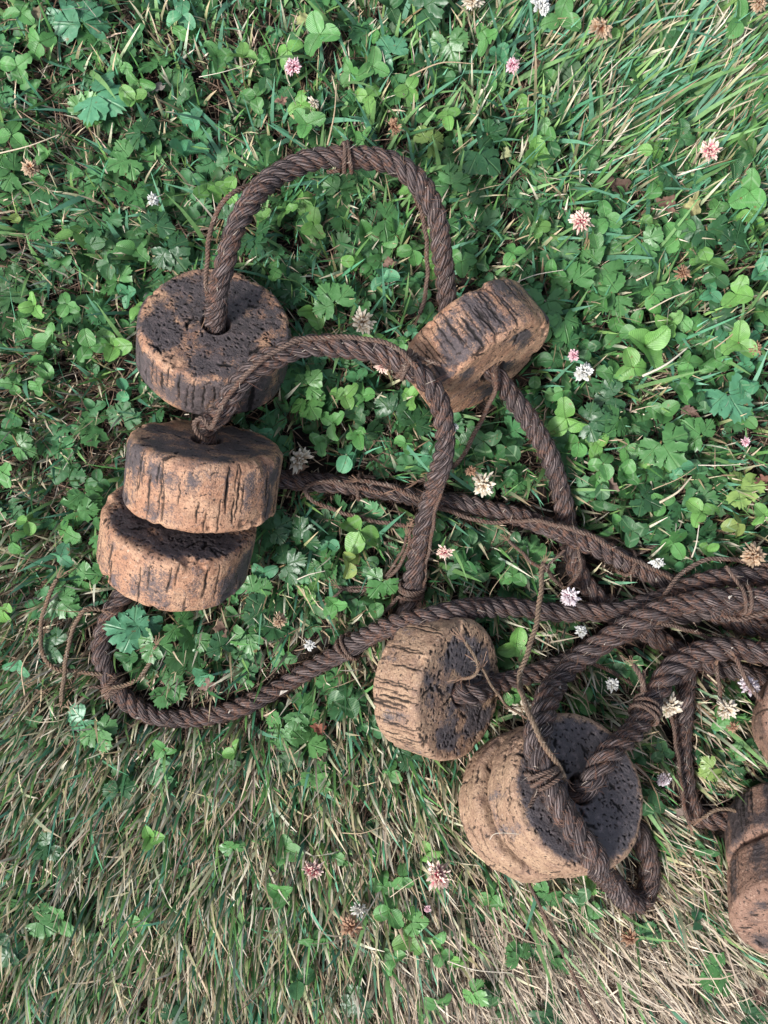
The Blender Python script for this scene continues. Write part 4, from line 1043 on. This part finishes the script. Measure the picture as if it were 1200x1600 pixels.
# ------------------------------------------------------------------ leaves placed where the photo shows them
r = random.Random(4)
BUT = [(128, 38, 50, 'bluish green'), (95, 15, 34, 'bluish green'), (148, 148, 52, 'bluish green'), (130, 178, 34, 'bright green'), (22, 268, 32, 'mid green'), (205, 245, 34, 'mid green'), (222, 210, 30, 'dark green'), (185, 440, 34, 'mid green'),
       (262, 385, 38, 'dark green'), (395, 365, 40, 'dark green'), (240, 355, 30, 'dark green'), (530, 300, 34, 'mid green'), (600, 340, 36, 'mid green'), (525, 475, 38, 'mid green'), (480, 625, 34, 'bright green'), (455, 455, 30, 'dark green'), (655, 15, 40, 'dark green'),
       (700, 60, 34, 'mid green'), (748, 235, 42, 'dark green'), (668, 225, 30, 'yellowish green'), (700, 290, 36, 'mid green'), (615, 85, 34, 'bluish green'), (895, 440, 40, 'mid green'), (940, 415, 46, 'mid green'), (965, 460, 42, 'mid green'), (1108, 355, 44, 'dark green'), (1150, 385, 36, 'dark green'), (1005, 375, 34, 'mid green'), (1055, 270, 34, 'dark green'),
       (1110, 495, 38, 'dark green'), (1138, 612, 44, 'bluish green'), (1035, 690, 42, 'mid green'), (968, 650, 34, 'mid green'), (965, 620, 32, 'dark green'), (920, 660, 34, 'dark green'), (1095, 685, 34, 'mid green'), (1150, 760, 36, 'yellowish green'), (1085, 830, 36, 'dark green'), (1000, 780, 32, 'dark green'), (850, 470, 38, 'mid green'),
       (618, 645, 38, 'dark green'), (650, 660, 30, 'dark green'), (880, 500, 34, 'mid green'), (470, 850, 38, 'dark green'), (445, 880, 36, 'dark green'), (425, 830, 30, 'dark green'), (500, 880, 30, 'mid green'), (600, 900, 30, 'mid green'), (410, 950, 34, 'dark green'), (395, 925, 30, 'mid green'), (385, 985, 34, 'mid green'),
       (95, 935, 34, 'mid green'), (148, 925, 32, 'mid green'), (162, 900, 30, 'mid green'), (205, 985, 40, 'bluish green'), (232, 965, 34, 'bluish green'), (240, 1000, 32, 'mid green'), (275, 975, 32, 'mid green'), (305, 990, 32, 'mid green'), (130, 770, 32, 'mid green'), (115, 800, 32, 'mid green'), (150, 830, 30, 'mid green'), (90, 1010, 30, 'dark green'),
       (150, 1140, 38, 'mid green'), (130, 1125, 30, 'bluish green'), (440, 1130, 40, 'mid green'), (478, 1165, 34, 'bright green'), (460, 1105, 32, 'mid green'), (488, 1210, 28, 'bright green'), (60, 1440, 32, 'mid green'), (100, 1440, 30, 'mid green'), (20, 1480, 34, 'dark green'), (80, 1320, 28, 'dark green'), (190, 1235, 30, 'dark green'), (560, 1560, 32, 'dark green'), (365, 1330, 24, 'mid green'),
       (860, 1395, 28, 'mid green'), (850, 1580, 34, 'dark green'), (925, 1440, 28, 'mid green'), (1130, 1520, 38, 'mid green'), (1165, 1585, 28, 'dark green'), (1090, 1185, 26, 'yellowish green'), (815, 1500, 28, 'mid green'), (640, 1440, 26, 'bright green'), (645, 1180, 24, 'dark green'), (270, 1595, 26, 'dark green'), (735, 1550, 28, 'bright green'), (760, 215, 28, 'dark green'),
       (480, 600, 26, 'bright green'), (350, 345, 30, 'dark green'), (690, 345, 26, 'mid green'), (830, 570, 28, 'dark green'), (355, 900, 26, 'dark green'), (30, 700, 26, 'mid green'), (345, 1010, 26, 'dark green')]
for px, py, sz, cn in BUT:
    ok = False
    for k in range(14):
        x, y = px + r.gauss(0, 2 + 3 * k), py + r.gauss(0, 2 + 3 * k)
        if free(x, y, .022, sz * S * .75, gap=.42): ok = True; break
    if ok: buttercup(x, y, sz * S * r.uniform(.92, 1.0), cn, r, h=r.uniform(.9, 1.3) if sz > 40 else None)
CLO = [(60, 65, 36, 'mid green'), (32, 20, 30, 'mid green'), (186, 108, 24, 'mid green'), (217, 128, 28, 'mid green'), (285, 22, 30, 'bluish green'), (292, 58, 30, 'mid green'), (340, 88, 30, 'mid green'), (378, 90, 30, 'bright green'), (500, 55, 36, 'mid green'), (595, 55, 26, 'mid green'), (548, 115, 28, 'mid green'), (400, 150, 30, 'mid green'),
       (478, 195, 32, 'mid green'), (288, 243, 42, 'bluish green'), (322, 298, 32, 'bright green'), (575, 150, 30, 'bright green'), (560, 130, 32, 'mid green'), (300, 185, 24, 'bluish green'), (470, 165, 26, 'bright green'), (75, 243, 26, 'mid green'), (20, 345, 22, 'yellowish green'), (475, 310, 34, 'bright green'), (492, 350, 28, 'bright green'), (570, 368, 30, 'mid green'), (555, 408, 26, 'bright green'),
       (645, 390, 30, 'mid green'), (420, 85, 22, 'mid green'), (760, 60, 30, 'mid green'), (782, 90, 26, 'bluish green'), (765, 145, 26, 'mid green'), (850, 210, 30, 'mid green'), (875, 30, 36, 'mid green'), (850, 110, 32, 'mid green'), (700, 180, 24, 'bright green'), (835, 240, 34, 'bright green'), (1155, 30, 36, 'mid green'), (1190, 160, 32, 'mid green'), (1165, 215, 40, 'bright green'), (1020, 235, 26, 'bright green'), (1150, 160, 26, 'bright green'),
       (1172, 300, 38, 'mid green'), (1090, 283, 22, 'bluish green'), (1030, 290, 32, 'mid green'), (1020, 350, 24, 'bright green'), (1060, 370, 34, 'mid green'), (955, 365, 20, 'bluish green'), (1107, 408, 36, 'bright green'), (1150, 460, 36, 'bright green'), (1020, 460, 34, 'mid green'), (1045, 505, 30, 'bright green'), (1010, 540, 46, 'bright green'), (1075, 565, 34, 'mid green'), (965, 520, 32, 'mid green'), (1165, 540, 36, 'bright green'), (1165, 570, 22, 'bluish green'), (1065, 610, 30, 'mid green'),
       (885, 655, 42, 'bright green'), (905, 690, 34, 'mid green'), (980, 705, 32, 'mid green'), (930, 750, 30, 'mid green'), (912, 760, 34, 'bright green'), (975, 740, 32, 'mid green'), (1010, 775, 26, 'mid green'), (1165, 610, 26, 'bluish green'), (960, 585, 34, 'mid green'), (880, 610, 34, 'mid green'), (865, 430, 26, 'mid green'), (800, 395, 26, 'mid green'), (840, 355, 24, 'bright green'), (1190, 100, 28, 'mid green'), (720, 410, 30, 'mid green'), (675, 420, 26, 'bright green'),
       (750, 480, 22, 'mid green'), (790, 640, 30, 'dark green'), (755, 690, 36, 'dark green'), (790, 700, 32, 'dark green'), (640, 620, 26, 'bright green'), (540, 620, 28, 'bright green'), (520, 660, 30, 'mid green'), (560, 680, 26, 'mid green'), (500, 690, 24, 'mid green'), (560, 830, 42, 'bright green'), (545, 880, 30, 'yellowish green'), (590, 860, 24, 'mid green'), (840, 850, 34, 'mid green'), (800, 900, 26, 'mid green'), (790, 920, 24, 'mid green'), (520, 945, 26, 'mid green'), (960, 820, 28, 'mid green'), (935, 920, 30, 'dark green'), (980, 925, 28, 'dark green'), (990, 920, 24, 'mid green'),
       (815, 1025, 34, 'bright green'), (830, 1055, 30, 'mid green'), (970, 1030, 34, 'dark green'), (990, 1040, 24, 'dark green'), (1100, 1150, 30, 'mid green'), (1110, 1060, 34, 'mid green'), (1140, 1080, 26, 'mid green'), (1105, 860, 22, 'bright green'), (1110, 895, 28, 'yellowish green'), (1150, 925, 24, 'mid green'), (1125, 985, 26, 'dark green'), (1078, 1000, 24, 'mid green'), (30, 495, 34, 'mid green'), (80, 535, 36, 'mid green'), (178, 540, 34, 'bright green'), (200, 460, 26, 'bluish green'), (195, 610, 24, 'bluish green'), (60, 600, 20, 'mid green'),
       (100, 830, 34, 'mid green'), (95, 870, 26, 'bluish green'), (445, 1325, 32, 'mid green'), (440, 1395, 28, 'mid green'), (598, 1385, 30, 'mid green'), (540, 1345, 26, 'mid green'), (490, 1470, 26, 'mid green'), (610, 1420, 34, 'mid green'), (640, 1470, 32, 'bright green'), (615, 1500, 26, 'mid green'), (680, 1468, 24, 'mid green'), (690, 1490, 22, 'mid green'), (235, 1308, 26, 'bright green'), (220, 1440, 28, 'mid green'), (605, 1385, 24, 'mid green'), (672, 1330, 22, 'bright green'), (770, 1400, 26, 'mid green'), (920, 1370, 30, 'bright green'), (905, 1405, 24, 'dark green'), (685, 1570, 26, 'mid green'),
       (255, 1170, 22, 'mid green'), (880, 1180, 20, 'mid green'), (720, 1500, 24, 'bright green'), (1035, 1175, 24, 'dark green'), (1060, 1250, 26, 'dark green'), (1135, 1310, 24, 'dark green'), (505, 1230, 22, 'mid green'), (560, 1240, 22, 'dark green'), (610, 1205, 24, 'mid green'), (20, 600, 24, 'mid green')]
for px, py, sz, cn in CLO:
    ok = False
    for k in range(12):
        x, y = px + r.gauss(0, 1 + 3 * k), py + r.gauss(0, 1 + 3 * k)
        if free(x, y, .024, sz * S * .8, gap=.5): ok = True; break
    if ok: clover(x, y, sz * S * .93, cn, r)
NCL = [[3, 3, 5, 5, 4, 5, 3, 4], [2, 3, 4, 4, 4, 4, 2, 7], [3, 2, 5, 5, 6, 5, 8, 9], [6, 3, 2, 3, 4, 8, 10, 10], [3, 1, 1, 7, 7, 9, 8, 7], [4, 1, 1, 6, 6, 6, 6, 5],
       [2, 1, 2, 3, 3, 4, 4, 4], [0, 1, 2, 2, 1, 2, 3, 4], [0, 0, 1, 2, 2, 1, 1, 2], [0, 0, 1, 2, 2, 1, 0, 1], [0, 0, 0, 1, 2, 1, 0, 0]]
ncl = sum(1 for p in PENDING if p[1] == 'clover leaf')
def cell_count(kind, i, j):
    return sum(1 for p in PENDING if p[1].startswith(kind) and i * 150 <= p[5] < i * 150 + 150 and j * 150 <= p[4] < j * 150 + 150)
for i, row in enumerate(NCL):
    for j, n in enumerate(row):
        have = cell_count('clover', i, j)
        for _ in range(max(0, n - have)):
            if ncl >= 296: break
            for k in range(10):
                x, y = j * 150 + r.uniform(0, 150), i * 150 + r.uniform(0, 150); rad = r.uniform(.0085, .0135)
                if free(x, y, .022, rad, gap=.55):
                    cn = r.choice(['mid green', 'mid green', 'dark green', 'dark green', 'bright green', 'bluish green']); clover(x, y, rad, cn, r); ncl += 1; break

# an undergrowth of smaller, lower leaves that nobody could count
def under(count, seed):
    rr = np.random.default_rng(seed); Vs, Fs, Cs, off = [], [], [], 0
    D = [[.5, .5, .8, .8, .8, .6, .5, .6], [.4, .6, .8, .9, .8, .6, .4, .8], [.5, .8, 1, 1, .9, .8, 1, 1], [.7, .6, .8, .9, .9, 1, 1, 1], [.4, .4, .6, 1, 1, 1, 1, 1], [.5, .5, .9, .9, .8, .9, 1, .9], [.5, .7, .8, .6, .5, .7, .8, .7],
         [.25, .4, .5, .3, .3, .4, .4, .6], [.08, .08, .1, .15, .2, .2, .2, .3], [.08, .06, .08, .15, .25, .15, .1, .15], [.06, .04, .05, .12, .15, .1, .05, .1]]
    shapes = []
    for me in CL[:4] + BL[:4]:
        v = np.zeros(len(me.vertices) * 3, np.float32); me.vertices.foreach_get('co', v); shapes.append((v.reshape(-1, 3), [tuple(p.vertices) for p in me.polygons]))
    made = 0
    for _ in range(count):
        px, py = rr.uniform(-60, 1260), rr.uniform(-60, 1660)
        if rr.random() > D[int(np.clip(py // 150, 0, 10))][int(np.clip(px // 150, 0, 7))]: continue
        z = rr.uniform(.004, .013); c = P(px, py, z)
        if in_float(np.array([c]), .006)[0] or near_rope(np.array([c]), .014, .013)[0] or over_float(np.array([c]), .006)[0]: continue
        b = rr.random() < .5; n = 3; base = rr.uniform(0, 6.28); tilt = Matrix.Rotation(rr.normal(0, .35), 3, 'X') @ Matrix.Rotation(rr.normal(0, .35), 3, 'Y')
        L = rr.uniform(.010, .0155) if b else rr.uniform(.006, .0105)
        col = np.array([(0.035, 0.10, 0.032), (0.055, 0.16, 0.05), (0.06, 0.18, 0.07), (0.04, 0.12, 0.045)][rr.integers(4)]) * rr.uniform(.8, 1.2)
        for k in range(n):
            v, f = shapes[(4 if b else 0) + rr.integers(4)]
            a = base + ((0, 1.35, -1.35)[k] if b else k * 2.094)
            m = np.array(tilt @ Matrix.Rotation(a, 3, 'Z') @ Matrix.Rotation(rr.normal(0, .2), 3, 'X'))
            w = (v * L) @ m.T + np.array(c); Vs.append(w); Fs += [tuple(i + off for i in ff) for ff in f]; off += len(v); Cs.append(np.tile(col, (len(v), 1)))
        made += 1
    V = np.concatenate(Vs); C = np.concatenate(Cs)
    q = [f for f in Fs if len(f) == 4]; t = [f for f in Fs if len(f) == 3]
    o = mobj('ground_cover', mesh_np('ground_cover', V, quads=q, tris=t, attrs={'tint': C}), M_GRASS)
    tag(o, 'low dark clover and buttercup leaves half hidden under the taller ones', 'ground cover', kind='stuff')
under(2900, 5)

# ------------------------------------------------------------------ dead leaves and straws
def dead_leaf(px, py, sz, col, label, z=.020, seed=0, name='dead_leaf', cat='dead leaf'):
    rr = random.Random(seed); n = 9; V, F, C = [], [], []; cr = [rr.uniform(0, 6.28) for _ in range(6)]
    for i in range(n):
        for j in range(n):
            u, v = i / (n - 1) * 2 - 1, j / (n - 1) * 2 - 1
            # square to disc, then ragged
            x, y = u * math.sqrt(1 - v * v / 2), v * math.sqrt(1 - u * u / 2)
            a = math.atan2(y, x); k = 1 + .22 * math.sin(3 * a + cr[0]) + .16 * math.sin(7 * a + cr[1]) + .1 * math.sin(11 * a + cr[5]); rad = math.hypot(x, y)
            x, y = x * (1 + (k - 1) * rad), y * .72 * (1 + (k - 1) * rad)
            zz = .32 * math.sin(x * 3 + cr[2]) * math.cos(y * 4 + cr[3]) + .12 * math.sin(x * 9 + y * 7 + cr[4]) + .35 * y * y
            V.append((x * sz, y * sz, zz * sz)); g = rr.uniform(.75, 1.2); C.append(tuple(c * g for c in col))
    for i in range(n - 1):
        for j in range(n - 1):
            a = i * n + j; F.append((a, a + n, a + n + 1, a + 1))
    o = mobj(name, py_mesh(name, V, F, M_DEAD, tint=C), None, loc=P(px, py, z)); o.rotation_euler = (rr.gauss(0, .3), rr.gauss(0, .3), rr.uniform(0, 6.28))
    tag(o, label, cat, 'dead leaves lying in the lawn')
DL = [(965, 292, 26, (.13, .085, .065), 'dark brown crumpled leaf cluster left of the curled yellow leaf'), (1082, 322, 24, (.50, .47, .22), 'curled pale yellow leaf with dried edge near the upper right'),
      (1042, 318, 20, (.22, .13, .10), 'brown crumpled leaf touching the curled yellow leaf'), (325, 1070, 17, (.26, .17, .14), 'small grey brown leaf inside the lower left rope curve'),
      (498, 1138, 15, (.30, .12, .08), 'reddish brown curled leaf below the lower left rope'), (345, 985, 20, (.20, .13, .10), 'shrivelled brown leaf below the leaning pair of floats'),
      (608, 410, 13, (.28, .18, .14), 'small brown leaf inside the high arch'), (248, 138, 14, (.28, .25, .22), 'thin grey leaf right of the big toothed leaf'), (726, 66, 14, (.48, .25, .18), 'pinkish dried leaf near the top edge'),
      (1190, 752, 18, (.25, .12, .09), 'brown leaf at the right edge above the thick ropes'), (955, 760, 18, (.26, .18, .15), 'torn brown leaf under clover right of the hanging rope'), (1075, 640, 16, (.20, .13, .11), 'dull brown leaf half under the toothed leaves at the right'),
      (1085, 650, 12, (.16, .10, .08), 'very dark scrap of leaf at the right'), (468, 730, 15, (.30, .19, .13), 'brown scrap of leaf under the cream and pink withered flower'), (1185, 1555, 18, (.20, .13, .10), 'brown leaf in the grass under the reddish float'),
      (60, 20, 18, (.30, .25, .16), 'dull tan leaf in the top left corner'), (475, 32, 18, (.42, .45, .20), 'yellowing leaf near the top edge above the lone pink flower'), (440, 158, 12, (.40, .24, .18), 'small pinkish scrap beside the lone pink flower'),
      (1065, 1268, 14, (.26, .20, .17), 'pale brown scrap left of where the dropping rope bends'), (840, 100, 12, (.3, .2, .13), 'small tan scrap by the round pink bud'), (790, 240, 14, (.45, .48, .25), 'pale yellow scrap of leaf right of the high arch shoulder')]
for i, (px, py, sz, col, lab) in enumerate(DL): dead_leaf(px, py, sz * S * .72, tuple(c * .75 for c in col), lab, seed=i + 3)

ST = [((0, 241), (45, 228), (92, 211), 'long pale straw slanting at the left edge, upper part'), ((312, 122), (350, 112), (398, 98), 'pale flat straw left of the lone pink flower'), ((512, 228), (522, 180), (526, 132), 'upright thin straw above the high arch'),
      ((958, 215), (1010, 190), (1054, 162), 'long broken pale straw under the long grass tuft'), ((1003, 588), (1040, 570), (1072, 545), 'broad white straw right of the white clover flower'), ((1115, 545), (1135, 530), (1156, 512), 'short white straw near the right edge by the big clover leaves'),
      ((1013, 485), (1050, 465), (1085, 452), 'bent pale straw below the small brown flower'), ((1090, 727), (1130, 727), (1165, 725), 'straight white straw lying level near the right edge'), ((1018, 765), (1060, 748), (1088, 730), 'forked pale straw left of the level white one'),
      ((1030, 785), (1060, 768), (1080, 745), 'thick bleached straw below the forked one'), ((465, 905), (485, 897), (508, 892), 'short pinkish straw above the lower left rope'), ((535, 1300), (565, 1302), (598, 1291), 'forked white straw in the lower middle grass'),
      ((1095, 1352), (1100, 1405), (1110, 1460), 'upright pale straw below the bend of the dropping rope'), ((765, 1310), (775, 1302), (842, 1306), 'fine white straw lying over the edge of the stacked floats'), ((770, 950), (765, 930), (800, 880), 'thin pale straw left of the straight twine'),
      ((860, 1003), (880, 1000), (905, 995), 'short bleached straw below the horizontal rope'), ((800, 445), (835, 430), (880, 422), 'curved straw over the tilted float'), ((708, 240), (722, 228), (738, 215), 'short white straw beside the high arch shoulder'),
      ((610, 1400), (640, 1380), (665, 1365), 'thin straw left of the spiky pink flower'), ((700, 1500), (740, 1515), (800, 1520), 'long straw through the dry patch at the bottom'), ((40, 1085), (35, 1040), (60, 1000), 'brown straw left of the outer twine loop'),
      ((985, 1085), (1010, 1045), (1035, 1020), 'pale straw under the frayed rope'), ((1080, 870), (1088, 850), (1092, 820), 'thin upright straw above the arching twine at the right'), ((640, 120), (690, 98), (740, 100), 'tan straw lying level between the small pink bud and the top edge')]
for i, (a, b, c, lab) in enumerate(ST):
    rr = random.Random(i); z = .032 if i != 13 else .098
    pts = [np.array(P(a[0], a[1], z - .006)), np.array(P(b[0], b[1], z + .002)), np.array(P(c[0], c[1], z))]
    o0 = pts[1].copy(); w = rr.uniform(.00025, .0006) if i not in (4, 9) else .0009
    if i == 13: w = .00022
    q, s = catmull([p - o0 for p in pts], .003)
    V, q4, uv = tube(q, np.linspace(w, w * .5, len(q)), 6); V[:, 2] *= .8
    col = [(.52, .44, .32), (.58, .52, .42), (.42, .32, .21)][i % 3]
    me = mesh_np('straw', V, quads=q4, attrs={'tint': np.tile([col], (len(V), 1))}); me.materials.append(M_DEAD)
    o = mobj('straw', me, None, loc=o0); tag(o, lab, 'straw', 'single straws lying on the lawn')

# crumbs and seeds caught on ropes and floats: too small to count
def crumbs():
    rr = np.random.default_rng(77); Vs, Fs, Cs, off = [], [], [], 0
    for q, R in ROPES[:3]:
        for k in range(24):
            i = rr.integers(5, len(q) - 5); c = q[i] + np.array([rr.normal(0, .3) * R, rr.normal(0, .3) * R, R * .98]); s = rr.uniform(.0003, .0012)
            v = c + rr.normal(0, 1, (4, 3)) * s * np.array([1, 1, .35]); Vs.append(v); Fs += [(off, off + 1, off + 2), (off, off + 2, off + 3), (off, off + 3, off + 1), (off + 1, off + 3, off + 2)]; off += 4
            Cs.append(np.tile([(.6, .54, .46)], (4, 1)) * rr.uniform(.6, 1.2))
    o = mobj('crumbs', mesh_np('crumbs', np.concatenate(Vs), tris=Fs, attrs={'tint': np.clip(np.concatenate(Cs), 0, .85)}, smooth=False), M_DEAD)
    tag(o, 'tiny pale crumbs and seeds caught on the ropes', 'crumbs', kind='stuff')
crumbs()

# ------------------------------------------------------------------ labels for the leaves
from collections import defaultdict
cand = defaultdict(list)
for (o, kind, size, cn, px, py) in PENDING:
    w, ph = where(px, py)
    cand[(kind, size, cn, w, ph)].append((o, px, py))
for (kind, size, cn, w, ph), lst in cand.items():
    for n, (o, px, py) in enumerate(sorted(lst, key=lambda t: (t[2]))):
        if len(lst) == 1: pre = ''
        elif len(lst) == 2: pre = ('higher of two ', 'lower of two ')[n]
        elif len(lst) == 3: pre = ('topmost of three ', 'middle of three ', 'lowest of three ')[n]
        else:
            num = {4: 'four', 5: 'five', 6: 'six', 7: 'seven', 8: 'eight', 9: 'nine', 10: 'ten'}.get(len(lst), 'many')
            pre = ('topmost', 'second', 'third', 'fourth', 'fifth', 'sixth', 'seventh', 'eighth', 'ninth', 'tenth')[min(n, 9)] + f' of {num} '
        k = kind if (len(lst) == 1) else (kind.replace('leaf', 'leaves'))
        sz = '' if size == 'medium' else size + ' '
        tag(o, f'{pre}{sz}{cn} {k} {w} {ph}', 'clover leaf' if kind == 'clover leaf' else 'buttercup leaf',
            'clover leaves in the lawn' if kind == 'clover leaf' else 'toothed buttercup leaves in the lawn')
